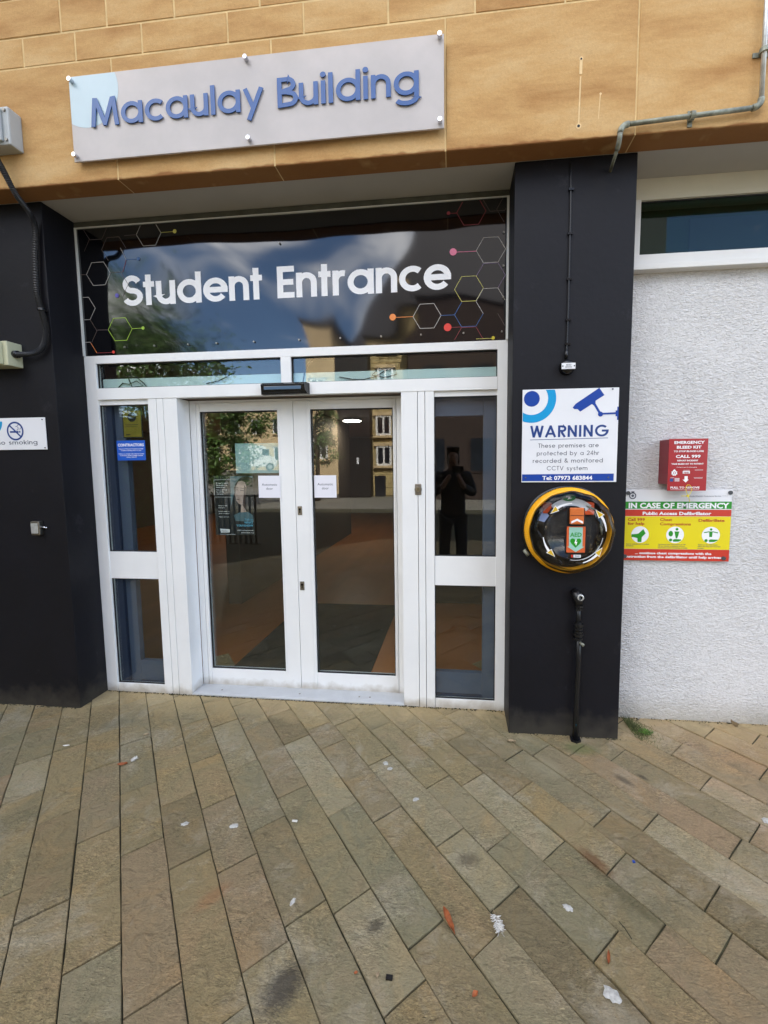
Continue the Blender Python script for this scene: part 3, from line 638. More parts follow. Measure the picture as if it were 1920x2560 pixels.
# trim round the fascia board
fr(-2.352, -2.343, 2.215, 2.99, GY-.006, GY+.03, 'trim', 'white_trim', .001); fr(.285, .2975, 2.215, 2.99, GY-.006, GY+.03, 'trim', 'white_trim', .001)
fr(-2.343, .285, 2.985, 2.9895, GY-.006, GY+.03, 'trim', 'white_trim', .0005)
def pane(parent, x0, x1, z0, z1, y, name='pane', m='glass'):
    return MB().box(x0, x1, y, y+.006, z0, z1).build(name, m, parent)
for q in ((-2.275, -1.0535, 2.012, 2.166), (-.9895, .2405, 2.012, 2.166), (-2.275, -1.932, .957, 1.908), (-.1245, .2405, .957, 1.908), (-2.275, -1.932, .056, .777), (-.1245, .2405, .056, .777)):
    pane(scr, *q, GY+.022)
    x0, x1, z0, z1 = q; g_ = MB(); e = .005
    g_.box(x0, x1, GY+.012, GY+.022, z0, z0+e).box(x0, x1, GY+.0121, GY+.022, z1-e, z1).box(x0, x0+e, GY+.013, GY+.022, z0+e, z1-e).box(x1-e, x1, GY+.013, GY+.022, z0+e, z1-e)
    g_.build('gasket', 'black_rubber', scr)
# behind the transom: pale board with loose cables
P_(MB().box(-2.27, .238, GY+.045, GY+.055, 2.0, 2.078).build('cable_tray', 'film_board'))
P_(MB().box(-2.36, .3, GY+.071, GY+.2, 1.945, 1.999).build('head_box', 'interior_wall'))
for pts in ([(-2.16, 2.02), (-2.13, 2.05), (-2.08, 2.04), (-2.03, 2.06), (-1.99, 2.03), (-2.06, 2.02), (-2.08, 2.07), (-2.10, 2.10), (-2.03, 2.085), (-1.98, 2.045), (-1.965, 2.02)],
            [(-1.56, 2.03), (-1.48, 2.045), (-1.40, 2.075)], [(-.70, 2.045), (-.62, 2.03), (-.55, 2.025), (-.48, 2.04), (-.42, 2.075), (-.36, 2.09), (-.35, 2.05), (-.42, 2.035), (-.5, 2.05), (-.45, 2.09)],
            [(-.93, 2.02), (-.92, 2.08), (-.89, 2.13), (-.86, 2.15)]):
    o = MB().tube([(x, GY+.037+.004*math.sin(i*2.), z) for i, (x, z) in enumerate(pts)], .003, 6).build('loose_cable', 'cable_black', smooth=True); P_(o)
# automatic door leaves, set back
DY = 2.562
box('door_head', 'white_frame', scr, -1.7375, -.3205, DY, DY+.05, 1.926, 1.9395)
box('door_jamb', 'white_frame', scr, -1.7375, -1.698, DY-.001, DY+.05, 0, 1.926); box('door_jamb', 'white_frame', scr, -.3675, -.3205, DY-.001, DY+.05, 0, 1.926)
def leaf(x0, x1, gx0, gx1, label):
    d = link(bpy.data.objects.new('door', None)); P_(d); d['label'] = label
    d.matrix_parent_inverse = B.matrix_basis.inverted()
    f = lambda a, b, z0, z1, yy=0: box('leaf_frame', 'white_frame', d, a, b, DY+yy, DY+.045, z0, z1, .0015)
    f(x0+.0015, gx0, .004, 1.9245); f(gx1, x1-.0015, .004, 1.9245); f(gx0, gx1, .004, .122, .003); f(gx0, gx1, 1.869, 1.9245, .003)
    pane(d, gx0, gx1, .122, 1.869, DY+.02)
    e = .007; g_ = MB()
    g_.box(gx0, gx1, DY+.01, DY+.02, .122, .122+e).box(gx0, gx1, DY+.0101, DY+.02, 1.869-e, 1.869).box(gx0, gx0+e, DY+.011, DY+.02, .122+e, 1.869-e).box(gx1-e, gx1, DY+.011, DY+.02, .122+e, 1.869-e)
    g_.build('gasket', 'black_rubber', d); return d
d1 = leaf(-1.697, -1.035, -1.672, -1.139, 'left leaf of the automatic door'); d2 = leaf(-1.035, -.369, -.923, -.389, 'right leaf of the automatic door')
# fine grooves on the leaf stiles, hook locks on the meeting stile
box('glazing_bead', 'white_frame', d1, -1.139, -1.128, DY-.0035, DY-.0005, .115, 1.876, .0008)
box('glazing_bead', 'white_frame', d2, -.946, -.9425, DY-.0025, DY-.0003, .004, 1.924, .0005); box('glazing_bead', 'white_frame', d2, -.389, -.379, DY-.0035, DY-.0005, .115, 1.876, .0008)
for z in (1.22, .72):
    lk = box('lock', 'steel', d2, -1.022, -.993, DY-.004, DY-.0005, z-.029, z+.029, .002)
    mb = MB().cyl_y(-1.0075, z+.008, DY-.0065, DY-.0041, .008, 14).box(-1.0105, -1.0045, DY-.0062, DY-.0041, z-.016, z+.004); o = mb.build('cylinder', 'black_plastic'); o.parent = lk
th = box('threshold', 'galvanised', scr, -1.7375, -.3205, GY-.006, DY+.05, 0, .0105, .002)
th.data.materials.clear(); th.data.materials.append(mat('threshold_alu', c(198, 200, 202), .4, .3, var=.05, vscale=12))
for k in range(7): MB().box(-1.735, -.323, GY+.02+k*.013, GY+.026+k*.013, .0106, .0138).build('tread_rib', 'threshold_alu', scr)
for x in (-1.56, -1.02, -.62, -.55): MB().tube([(x, GY+.05, .0139), (x, GY+.05, .0155)], .006, 10).build('screw', 'steel', scr)
# inner blue-grey frames seen through the side lights
YI = 2.502
for n_, m_, xa, xb, za, zb, y0_, y1_ in (('inner_frame', 'navy_frame', -2.352, -2.2225, .005, 1.935, YI-.022, YI+.06), ('inner_frame', 'blue_grey', -2.222, -2.149, .005, 1.935, YI, YI+.04), ('inner_frame', 'blue_grey', -2.1485, -1.88, .052, .188, YI+.001, YI+.04),
        ('inner_frame', 'navy_frame', -2.1485, -1.88, .005, .0515, YI-.01, YI+.04), ('inner_frame', 'blue_grey', .1665, .2975, .005, 1.935, YI, YI+.04), ('inner_frame', 'blue_grey', -.18, .166, .062, .200, YI+.001, YI+.04), ('inner_frame', 'navy_frame', -.18, .166, .005, .0615, YI-.01, YI+.04), ('inner_frame', 'blue_grey', -.18, .166, 1.80, 1.935, YI+.001, YI+.04)):
    box(n_, m_, scr, xa, xb, y0_, y1_, za, zb, .002)
P_(MB().box(-2.6, -1.76, 2.478, 2.57, -.004, .004).box(-.3, .5, 2.478, 2.57, -.004, .004).build('sill_board', 'navy_frame'))
# interior shell
P_(MB().box(-8.02, 3.05, 2.615, 13.05, -.008, -.001).build('interior_floor', 'wood_floor'))
P_(MB().box(-8.02, 3.05, 2.66, 13.05, 2.45, 2.46).build('interior_ceiling', 'ceiling'))
iw = MB().box(-8.02, -8.0, 2.6, 13.05, 0, 2.45).box(1.6, 1.62, 2.62, 13.05, 0, 2.45).box(-8, 1.6, 13.0, 13.04, 0, 2.45); P_(iw.build('interior_wall', 'interior_wall'))
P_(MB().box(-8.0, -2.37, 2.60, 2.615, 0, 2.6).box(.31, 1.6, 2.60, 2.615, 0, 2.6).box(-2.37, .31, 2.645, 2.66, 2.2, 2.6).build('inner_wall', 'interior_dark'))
P_(MB().box(-3.1, -2.55, 5.2, 5.35, 0, 1.02).box(-3.15, -2.5, 5.15, 5.4, 1.02, 1.05).build('reception_counter', mat('counter_brown', c(96, 56, 34), .5)))
P_(MB().box(-2.5, -2.35, 4.2, 9.0, 0, 2.45).build('interior_partition', 'interior_wall'))
for x, y in ((-3.98, 7.92), (-5.83, 10.4), (-2.01, 7.93)):
    t_ = thing('ceiling_lamp', 'round lit ceiling lamp, '+{-3.98: 'right one of two behind the left door', -5.83: 'left one of two behind the left door', -2.01: 'alone behind the right door'}[x]+' glass', 'lamp', (x, y, 2.45), group='round ceiling lamps in the lobby')
    MB().tube([(0, 0, 0), (0, 0, -.05)], .19, 24).build('casing', 'grey_box', t_); MB().tube([(0, 0, -.0505), (0, 0, -.06)], .17, 24).build('diffuser', 'lamp_glow', t_)
P_(MB().box(-.28, 1.6, 4.4, 4.45, 0, 2.45).build('inner_wall', mat('lobby_shade', c(40, 32, 28), .8)))  # dark wall added to make the lobby behind the right side light dark
dm = MB().box(-1.67, -.615, 2.64, 4.28, 0, .004).build('door_mat', 'door_mat'); tag(dm, 'charcoal entrance mat on the brown lobby floor behind the door glass', 'door mat')

# ================================================================ FASCIA BOARD "Student Entrance"
FB = thing('fascia_sign', 'glossy black board lettered Student Entrance with coloured hexagons above the doors', 'sign', (-1.03, GY, 2.215))
def F_(o):
    if o.name.split('.')[0] in ('lettering', 'hexagon', 'link_line', 'dot'):      # vinyl lies on the slightly wavy board
        for v in o.data.vertices: v.co.y = GY+.004+wavy(v.co.x, v.co.z)+(v.co.y-(GY-.0022))*.35-.0009
    return rel(o, FB)
PX0, PX1, PZ0, PZ1 = -2.343, .285, 2.2155, 2.985
def wavy(x, z):
    u = (x-PX0)/(PX1-PX0); v = (z-PZ0)/(PZ1-PZ0)
    return .0022*math.sin(u*9.2+1.1+v*1.3)*(.35+.65*v)+.0013*math.sin(u*17+v*5+.4)+.0003*math.sin(u*41+v*11)+.0007*math.cos(v*9+u*6)+.0022*math.sin(v*3.1)*math.sin(u*3.14+.3)
G_ = [[(PX0+(PX1-PX0)*i/110, GY+.004+wavy(PX0+(PX1-PX0)*i/110, PZ0+(PZ1-PZ0)*j/34), PZ0+(PZ1-PZ0)*j/34) for j in range(35)] for i in range(111)]
mb = MB().grid(G_); F_(mb.build('board', 'black_gloss', smooth=True))
F_(MB().box(PX0, PX1, GY+.012, GY+.05, PZ0, PZ1).build('backing', 'black_plastic'))
yl = GY-.0022
mb = MB(); stroke_text(mb, 'Student', -2.051, 2.510, .182, yl, width=.899, w=.180, X=.775, track=.055)
F_(mb.build('lettering', 'print_white')); mb = MB(); stroke_text(mb, 'Entrance', -1.059, 2.510, .182, yl, width=1.032, w=.180, X=.775, track=.055)
o = F_(mb.build('lettering', 'print_white'))
HR = .0815
def hexpts(cx, cz, r=HR): return [(cx+r*math.cos(R(60*k)), cz+r*math.sin(R(60*k))*.965) for k in range(6)]
def hexl(mb_, cx, cz, edges='012345', w=.0028, y=None):
    P = hexpts(cx, cz)
    for e in edges:
        k = int(e); mb_.line(P[k], P[(k+1) % 6], w, (y or yl)-.00005*k)
def inb(p): return PX0+.003 < p[0] < PX1-.003 and PZ0+.003 < p[1] < PZ1-.003
def clipline(mb_, a, b, w, y):
    n = 12; pts = [(a[0]+(b[0]-a[0])*i/n, a[1]+(b[1]-a[1])*i/n) for i in range(n+1)]; ok = [p for p in pts if inb(p)]
    if len(ok) > 1: mb_.line(ok[0], ok[-1], w, y)
npat = [0]
def hx(m, cx, cz, edges='012345'):
    P = hexpts(cx, cz); mb_ = MB(); npat[0] += 1; yy = yl-.00006*npat[0]
    for e in edges: k = int(e); clipline(mb_, P[k], P[(k+1) % 6], .0028, yy-.000004*k)
    if mb_.v: F_(mb_.build('hexagon', m))
def ln(m, a, b):
    mb_ = MB(); npat[0] += 1; clipline(mb_, a, b, .0028, yl-.00006*npat[0])
    if mb_.v: F_(mb_.build('link_line', m))
hx('h_white', .198, 2.712); hx('h_mauve', .198, 2.571, '0125'); hx('h_yellow', .076, 2.507); hx('h_blue', .076, 2.367, '03245')
hx('h_white', .198, 2.435, '0123'); hx('h_white', -.164, 2.368); hx('h_red', .076, 2.227, '012'); ln('h_blue', (-.089, 2.367), (-.005, 2.367)); ln('h_yellow', (.118, 2.228), (.208, 2.228)); hx('h_brown', .198, 2.295, '0')
ln('h_orange', (-.365, 2.369), (-.247, 2.369)); ln('h_red', (-.045, 2.298), (.033, 2.298)); ln('h_pink', (-.013, 2.711), (.118, 2.710)); ln('h_red', (-.039, 2.922), (.01, 2.921))
hx('h_red', .088, 2.922, '23450'); hx('h_brown', .232, 2.985, '345'); hx('h_brown', .31, 2.925, '23')
hx('h_white', -1.862, 2.928, '23450'); ln('h_yellow', (-1.781, 2.930), (-1.69, 2.930)); hx('h_brown', -2.10, 2.855, '0123'); hx('h_brown', -2.215, 2.985, '345'); ln('h_brown', (-2.024, 2.928), (-1.94, 2.928))
hx('h_brown', -2.34, 2.92, '05'); ln('h_white', (-2.055, 2.858), (-2.023, 2.787)); ln('h_blue', (-2.023, 2.787), (-1.94, 2.787))
hx('h_white', -2.215, 2.714); hx('h_brown', -2.10, 2.64, '05'); ln('h_brown', (-2.131, 2.716), (-2.049, 2.716)); ln('h_red', (-2.049, 2.716), (-2.022, 2.785)); ln('h_brown', (-2.299, 2.714), (-2.345, 2.716))
hx('h_white', -2.334, 2.509, '01452'); hx('h_brown', -2.334, 2.371, '05'); hx('h_green', -2.092, 2.373); ln('h_brown', (-2.257, 2.375), (-2.174, 2.373)); ln('h_green', (-2.011, 2.373), (-1.935, 2.373))
hx('h_white', -2.345, 2.235, '01'); ln('h_red', (-2.264, 2.2345), (-2.148, 2.234)); ln('h_orange', (-2.302, 2.301), (-2.264, 2.236))
for m_, x, z, r in (('h_yellow', -1.69, 2.930, .012), ('h_blue', -1.94, 2.787, .010), ('d_purple', -2.098, 2.577, .013), ('h_green', -1.935, 2.373, .010), ('d_red', -2.148, 2.236, .009), ('h_red', -.039, 2.923, .010), ('h_pink', -.013, 2.712, .020), ('h_orange', -.365, 2.371, .019), ('d_red', -.045, 2.299, .022), ('d_yellow', .214, 2.229, .010)):
    F_(MB().disc(x, z, yl-.006, r).build('dot', m_))
for x, z in [(x, 2.262) for x in (-2.063, -1.863, -1.64, -1.454, -1.215, -.931, -.678, -.434, -.199, .046, .262)]+[(-1.035, 2.823), (.268, 2.45), (.268, 2.62), (.268, 2.80)]:
    F_(MB().cyl_y(x, z, GY-.006, GY+.002, .0055, 8).build('screw', 'steel'))

# ================================================================ "Macaulay Building" SIGN
SY = 2.085
MS = thing('building_sign', 'frosted acrylic sign reading Macaulay Building in blue letters on the stone front', 'sign', (-1.02, SY, 3.1))
def S_(o): return rel(o, MS)
x0, x1, z0, z1 = -1.982, -.0535, 3.101, 3.512
S_(box('panel', 'acrylic', None, x0, x1, SY, SY+.008, z0, z1, .0015))
# pale circle clipped at the panel's corner
cx_, cz_, rr_ = -1.887, 3.438, .178
pts = [(cx_+rr_*math.cos(R(a)), cz_+rr_*math.sin(R(a))) for a in range(0, 360, 5)]
pts = clip_poly(pts, lambda p: p[0]-(x0+.002)); pts = clip_poly(pts, lambda p: (z1-.002)-p[1])
S_(MB().poly(pts, SY-.0008).build('circle', 'acrylic_circle'))
def let(ch, tgt): S_(tgt.build('letter', 'letter_blue'))
stroke_text(None, 'Macaulay', -1.866, 3.256, .136, SY-.008, width=.93, w=.145, X=.76, track=.09, depth=.004, letters=let)
stroke_text(None, 'Building', -.867, 3.256, .136, SY-.008, width=.695, w=.145, X=.76, track=.09, depth=.004, letters=let)
for x, z in ((-1.962, 3.486), (-1.965, 3.124), (-1.02, 3.494), (-1.02, 3.126), (-.073, 3.496), (-.073, 3.127)):
    S_(MB().cyl_y(x, z, SY-.022, SY-.0005, .0105, 16).cyl_y(x, z, SY+.0085, FY, .008, 10).build('stand_off', 'chrome', bevel=0))

# ================================================================ CONDUIT, CABLES, BOXES
def pipe_thing(name, label, cat, segs, loc):
    t_ = thing(name, label, cat, loc)
    for nm, pts, r, m_, sm in segs: rel(MB().tube(pts, r, 12).build(nm, m_, smooth=True), t_)
    return t_
CYY = 2.092; cr2 = .0098
def bend(a, b, d, n=6):
    """rounded corner at b between a and d"""
    a, b, d = Vector(a), Vector(b), Vector(d); p = b+(a-b).normalized()*.035; q = b+(d-b).normalized()*.035
    return [tuple((1-t)**2*p+2*t*(1-t)*b+t*t*q) for t in [i/n for i in range(n+1)]]
k0 = (1.343, CYY, 4.1); k1 = (1.343, CYY, 3.072); k2 = (.752, CYY, 3.048); k3 = (.748, CYY, 2.975); k4 = (.762, PY+.01, 2.945)
b1 = bend(k0, k1, k2); b2 = bend(k1, k2, k3); b3 = bend(k2, k3, k4)
cnd = pipe_thing('conduit', 'galvanised metal conduit stepping down the stone front to the right navy pillar', 'conduit', [
    ('pipe', [k0, (1.343, CYY, 3.5), b1[0]], cr2, 'galvanised', 1), ('elbow', b1, cr2*1.35, 'galv_dirty', 1), ('pipe', [b1[-1], b2[0]], cr2, 'galv_dirty', 1),
    ('elbow', b2, cr2*1.35, 'galv_dirty', 1), ('pipe', [b2[-1], b3[0]], cr2, 'galvanised', 1), ('elbow', b3, cr2*1.15, 'galv_dirty', 1), ('pipe', [b3[-1], k4], cr2*.8, 'galv_dirty', 1)], (1.05, FY, 3.05))
for p in ((1.343, 3.30), (1.058, 3.061)):
    v = p[0] > 1.2
    mb = MB()
    if v: mb.tube([(p[0], CYY, p[1]-.009), (p[0], CYY, p[1]+.009)], .018, 14).box(p[0]-.034, p[0]+.034, FY-.006, FY, p[1]-.010, p[1]+.010)
    else: mb.tube([(p[0]-.009, CYY, p[1]), (p[0]+.009, CYY, p[1])], .018, 14).box(p[0]-.010, p[0]+.010, FY-.006, FY, p[1]-.034, p[1]+.034)
    rel(mb.build('saddle_clip', 'galv_dirty'), cnd)
# filled fixing strip and plug holes left on the stone
gs = thing('fixing_strip', 'thin pale strip with two screw holes left on the golden stone beside the sign', 'fixing strip', (.573, FY, 3.07))
mb = MB(); mb.line((.576, 3.366), (.575, 3.30), .0125, FY-.0022).line((.575, 3.29), (.571, 3.085), .006, FY-.0022).disc(.571, 3.076, FY-.0024, .0125).disc(.576, 3.366, FY-.0023, .009)
rel(mb.build('strip', mat('filler', c(226, 196, 146), .9, var=.1, vscale=30)), gs)
rel(MB().disc(.571, 3.076, FY-.003, .0065).disc(.576, 3.364, FY-.0031, .0045).build('hole', 'black_rubber'), gs)
pk = MB().line((.665, 3.207), (.659, 3.10), .0035, FY-.0021).disc(.666, 3.207, FY-.0022, .005).build('filler_streak', 'filler'); tag(pk, 'pale filler streak below a plug hole right of the fixing strip', 'filler mark')
# grey camera mounting box at the far left of the stone
gb = thing('mounting_box', 'grey die cast box on the stone front at the left edge', 'box', (-2.41, FY, 3.28))
rel(box('casing', 'grey_box', None, -2.52, -2.30, 2.045, FY, 3.187, 3.372, .008), gb)
rel(box('cover_plate', 'grey_box', None, -2.515, -2.335, 2.030, 2.0445, 3.20, 3.36, .005), gb)
for z in (3.208, 3.352): rel(MB().cyl_y(-2.318, z, 2.038, 2.0445, .008, 10).build('screw', 'steel'), gb)
rel(MB().tube([(-2.42, 2.03, 3.30), (-2.44, 1.99, 3.27), (-2.43, 1.96, 3.20)], .02, 10).build('swivel_arm', 'galv_dirty', smooth=True), gb)
# corrugated flexible conduit looping down the left pillar
def smoothp(P, n=10):
    P = [Vector(p) for p in P]; out = []
    for i in range(len(P)-1):
        a = P[max(i-1, 0)]; b = P[i]; c_ = P[i+1]; d = P[min(i+2, len(P)-1)]
        for k in range(n):
            t = k/n; out.append(.5*((2*b)+(c_-a)*t+(2*a-5*b+4*c_-d)*t*t+(3*b-a-3*c_+d)*t**3))
    return out+[P[-1]]
fp = smoothp([(-2.385, 2.05, 3.20), (-2.392, 2.045, 3.14), (-2.365, 2.06, 3.06), (-2.365, 2.11, 2.985), (-2.372, 2.185, 2.93), (-2.375, 2.212, 2.86), (-2.390, 2.212, 2.70), (-2.397, 2.212, 2.52), (-2.378, 2.212, 2.42), (-2.362, 2.212, 2.34), (-2.366, 2.212, 2.262), (-2.40, 2.212, 2.20), (-2.455, 2.20, 2.172), (-2.545, 2.19, 2.168)], 26)
fx = thing('flexible_conduit', 'black corrugated flexible conduit looping down the left pillar to a cream box', 'conduit', (-2.38, 2.21, 2.2))
rel(MB().tube(fp, [.0155 if k % 2 else .0125 for k in range(len(fp))], 10).build('hose', 'cable_black', smooth=False), fx)
for z, x in ((2.42, -2.378),): rel(MB().tube([(x, 2.212, z-.006), (x, 2.212, z+.006)], .020, 12).box(x-.036, x+.02, PY-.008, PY, z-.007, z+.007).build('saddle_clip', 'black_plastic'), fx)
jb = thing('junction_box', 'cream plastic junction box at the left edge of the left pillar', 'box', (-2.66, PY, 2.16))
rel(box('casing', 'cream_box', None, -2.775, -2.548, 2.150, PY, 2.098, 2.235, .005), jb); rel(box('lid', 'cream_box', None, -2.77, -2.575, 2.128, 2.1495, 2.103, 2.230, .004), jb)
rel(MB().tube([(-2.548, 2.19, 2.168), (-2.525, 2.19, 2.168)], .021, 12).build('gland', 'black_plastic', smooth=True), jb)
# thin cable on the right pillar down to a small detector
tcb = thing('cable_run', 'thin black cable clipped straight down the right navy pillar to a round detector', 'cable', (.572, PY, 2.5))
rel(MB().tube(smoothp([(.570, PY-.004, 3.0), (.573, PY-.005, 2.8), (.5725, PY-.006, 2.55), (.572, PY-.006, 2.35), (.570, PY-.006, 2.15), (.566, PY-.008, 2.06)]), .0042, 8).build('cable', 'black_pipe', smooth=True), tcb)
for z in (2.87, 2.66, 2.44, 2.24, 2.12): rel(MB().box(.561, .586, PY-.012, PY, z-.005, z+.005).build('clip', 'black_plastic'), tcb)
rel(MB().tube([(.566, PY-.008, 2.045), (.567, PY-.014, 2.085)], .0085, 10).build('strain_relief', 'black_plastic', smooth=True), tcb)
dt = thing('detector', 'small round black detector with a white label on the right pillar', 'detector', (.572, PY, 2.0))
rel(MB().lathe(.572, 2.003, [(0, PY-.034), (.024, PY-.034), (.034, PY-.026), (.038, PY-.012), (.040, PY)], 28).build('housing', 'black_plastic', smooth=True), dt)
rel(box('label_plate', 'sign_white', None, .538, .606, PY-.0385, PY-.0345, 1.988, 2.018, .001), dt)
mb = MB(); bfont(mb, 'SMOKE', .572, 2.005, .006, PY-.0388, width=.026); bfont(mb, 'DETECTOR', .572, 1.995, .006, PY-.0388, width=.032); mb.disc(.5435, 2.003, PY-.0389, .0035, seg=10).disc(.6005, 2.003, PY-.0389, .0035, seg=10)
rel(mb.build('lettering', 'print_black'), dt)

# ================================================================ SIGNS ON PILLARS
def signbase(name, label, cat, x0, x1, z0, z1, y, m='sign_white', bev=.004, th=.004):
    t_ = thing(name, label, cat, ((x0+x1)/2, y, z0)); rel(box('plate', m, None, x0, x1, y-th, y, z0, z1, min(bev, th*.45)), t_); return t_
wsn = signbase('warning_sign', 'white and blue camera warning sign on the right navy pillar', 'sign', .350, .8335, 1.411, 1.895, PY-.004)
y = PY-.0085
sx = lambda u: .350+.4835*u; sz = lambda v: 1.895-.484*v     # fractions of the plate
# crop coords of the sign: x 95..1565, y ~80..1510 of the enlarged view
U = lambda px_: (px_-95)/1470; V = lambda py_: (py_-85)/1425
rel(MB().disc(sx(.098), sz(.098), y, .0405).build('emblem_disc', 'print_blue'), wsn); mb = MB()
b_ = MB()
mb2 = MB(); q = [(sx(.098)+r_*math.cos(R(a)), sz(.098)+r_*math.sin(R(a))) for r_, a in []]
for i in range(60):
    a0, a1 = R(i*6), R(i*6+6); pl = [(sx(.098)+.083*math.cos(a0), sz(.098)+.083*math.sin(a0)), (sx(.098)+.124*math.cos(a0), sz(.098)+.124*math.sin(a0)), (sx(.098)+.124*math.cos(a1), sz(.098)+.124*math.sin(a1)), (sx(.098)+.083*math.cos(a1), sz(.098)+.083*math.sin(a1))]
    pl = clip_poly(pl, lambda p: p[0]-sx(.004)); 
    if len(pl) > 2: pl = clip_poly(pl, lambda p: sz(.006)-p[1])
    if len(pl) > 2: mb2.poly(pl, y)
rel(mb2.build('ring_emblem', 'print_cyan'), wsn)
def TP(px_, py_): return (sx(U(px_)), sz(V(py_)))
mb.poly([TP(1265, 85), TP(1345, 195), TP(1215, 275), TP(1215, 320), TP(1190, 345), TP(1160, 325), TP(985, 435), TP(945, 395), TP(895, 395), TP(870, 370), TP(915, 315)], y-.0003)
mb.line(TP(1190, 310), TP(1295, 480), .0115, y-.0006).line(TP(1295, 474), TP(1530, 468), .009, y-.0009).disc(*TP(1293, 478), y-.0012, .0125)
mb.poly([TP(1520, 428), TP(1562, 428), TP(1562, 515), TP(1520, 515)], y-.0005).poly([TP(1543, 372), TP(1562, 372), TP(1562, 570), TP(1543, 570)], y-.0008)
rel(MB().poly([TP(103, 1385), TP(1522, 1380), TP(1522, 1492), TP(103, 1492)], y).build('phone_band', 'print_blue'), wsn)
rel(mb.build('camera_pictogram', 'print_blue'), wsn)
mb = MB(); stroke_text(mb, 'WARNING', TP(220, 0)[0], TP(0, 815)[1], .0605, y, width=TP(1425, 0)[0]-TP(220, 0)[0], w=.17, track=.16); mb.line(TP(222, 852), TP(1418, 838), .0028, y)
rel(mb.build('lettering', 'print_navy'), wsn)
mb = MB()
for s_, xa, xb, zb, cp in (('These premises are', 350, 1280, 975, .0225), ('protected by a 24hr', 330, 1290, 1093, .0225), ('recorded & monitored', 270, 1350, 1208, .0225), ('CCTV system', 490, 1118, 1325, .0225)):
    stroke_text(mb, s_, TP(xa, 0)[0], TP(0, zb)[1], cp, y, width=TP(xb, 0)[0]-TP(xa, 0)[0], w=.115, X=.68, track=.15)
rel(mb.build('lettering', 'print_grey'), wsn)
mb = MB(); bfont(mb, 'Tel: 07973 683844', *TP(808, 1472), .0215, y-.0012, width=TP(1195, 0)[0]-TP(420, 0)[0], bold=.03); rel(mb.build('lettering', 'print_white'), wsn)
for p in ((1465, 108), (160, 1437), (1440, 1437)): rel(MB().cyl_y(*TP(*p), y-.003, y+.001, .0042, 10).build('screw', 'print_grey'), wsn)
# no smoking
nsn = signbase('no_smoking_sign', 'white no smoking sign at the left edge of the left navy pillar', 'sign', -2.83, -2.430, 1.620, 1.810, PY-.003)
y = PY-.0075
mb = MB(); mb.ring(-2.633, 1.732, y, .046, .056).line((-2.671, 1.768), (-2.595, 1.696), .009, y-.0003); mb.poly([(-2.668, 1.722), (-2.610, 1.722), (-2.610, 1.732), (-2.668, 1.732)], y-.0006).poly([(-2.606, 1.722), (-2.598, 1.722), (-2.598, 1.732), (-2.606, 1.732)], y-.0006)
mb.ring(-2.622, 1.748, y-.0009, .010, .013, -90, 120, 12).ring(-2.604, 1.756, y-.0009, .012, .015, -80, 150, 12)
rel(mb.build('pictogram', 'print_navy'), nsn)
mb = MB(); stroke_text(mb, 'no smoking', -2.762, 1.652, .026, y, width=.271, w=.13, X=.68, track=.12); rel(mb.build('lettering', 'print_grey'), nsn)
mb2 = MB(); mb2.ring(-2.80, 1.79, y, .055, .085, -90, 0, 14); rel(mb2.build('ring_emblem', 'print_cyan'), nsn)
for x, z in ((-2.447, 1.797), (-2.442, 1.630)): rel(MB().cyl_y(x, z, y-.002, y+.001, .004, 10).build('screw', 'print_grey'), nsn)
# keep plate on the left pillar
kp = thing('magnetic_keep', 'small bare metal hold open plate on the left navy pillar', 'door hold', (-2.53, PY, 1.1))
rel(box('body', 'steel', None, -2.560, -2.502, PY-.03, PY, 1.103, 1.188, .006), kp); rel(box('face', 'galvanised', None, -2.553, -2.509, PY-.034, PY-.0305, 1.115, 1.176, .003), kp)
rel(MB().tube([(-2.502, PY-.012, 1.152), (-2.472, PY-.008, 1.146)], [.007, .004], 8).build('release_pin', 'chrome', smooth=True), kp)
# sensor bar
sb = thing('motion_sensor', 'black motion sensor bar on the transom rail above the doors', 'sensor', (-1.03, GY, 1.96))
mb = MB(); prof = [(GY-.005, 2.006), (GY-.045, 2.006), (GY-.068, 1.992), (GY-.060, 1.955), (GY-.040, 1.938), (GY-.005, 1.938)]
xa, xb = -1.165, -.873
mb.face([(xa-(0 if i in (0, 1, 5) else .0)+(.012 if 1 <= i <= 3 else 0), p[0], p[1]) for i, p in enumerate(prof)][::-1]); mb.face([(xb-(.012 if 1 <= i <= 3 else 0), p[0], p[1]) for i, p in enumerate(prof)])
for i in range(6):
    j = (i+1) % 6; qa = (.012 if 1 <= i <= 3 else 0); qb = (.012 if 1 <= j <= 3 else 0)
    mb.face([(xa+qa, *prof[i]), (xb-qa, *prof[i]), (xb-qb, *prof[j]), (xa+qb, *prof[j])][::-1])
rel(mb.build('housing', 'black_plastic', bevel=.003, weld=True), sb)
rel(box('lens', 'black_gloss', None, xa+.03, xb-.03, GY-.0665, GY-.058, 1.960, 1.982, .002), sb)
# key switch
ks = thing('key_switch', 'oval steel key switch on the white post right of the doors', 'key switch', (-.222, GY, 1.36))
rel(MB().lathe(-.222, 1.363, [(0, GY-.010), (.018, GY-.010), (.021, GY-.007), (.0215, GY-.001)], 24).build('barrel_plate', 'steel', smooth=False), ks)
rel(box('face_plate', 'steel', None, -.241, -.203, GY-.006, GY-.001, 1.330, 1.396, .0024), ks)
rel(MB().cyl_y(-.222, 1.363, GY-.017, GY-.0105, .0115, 16).build('barrel', 'brass_dull'), ks); rel(MB().box(-.2235, -.2205, GY-.0178, GY-.0171, 1.356, 1.370).build('keyhole', 'black_plastic'), ks)

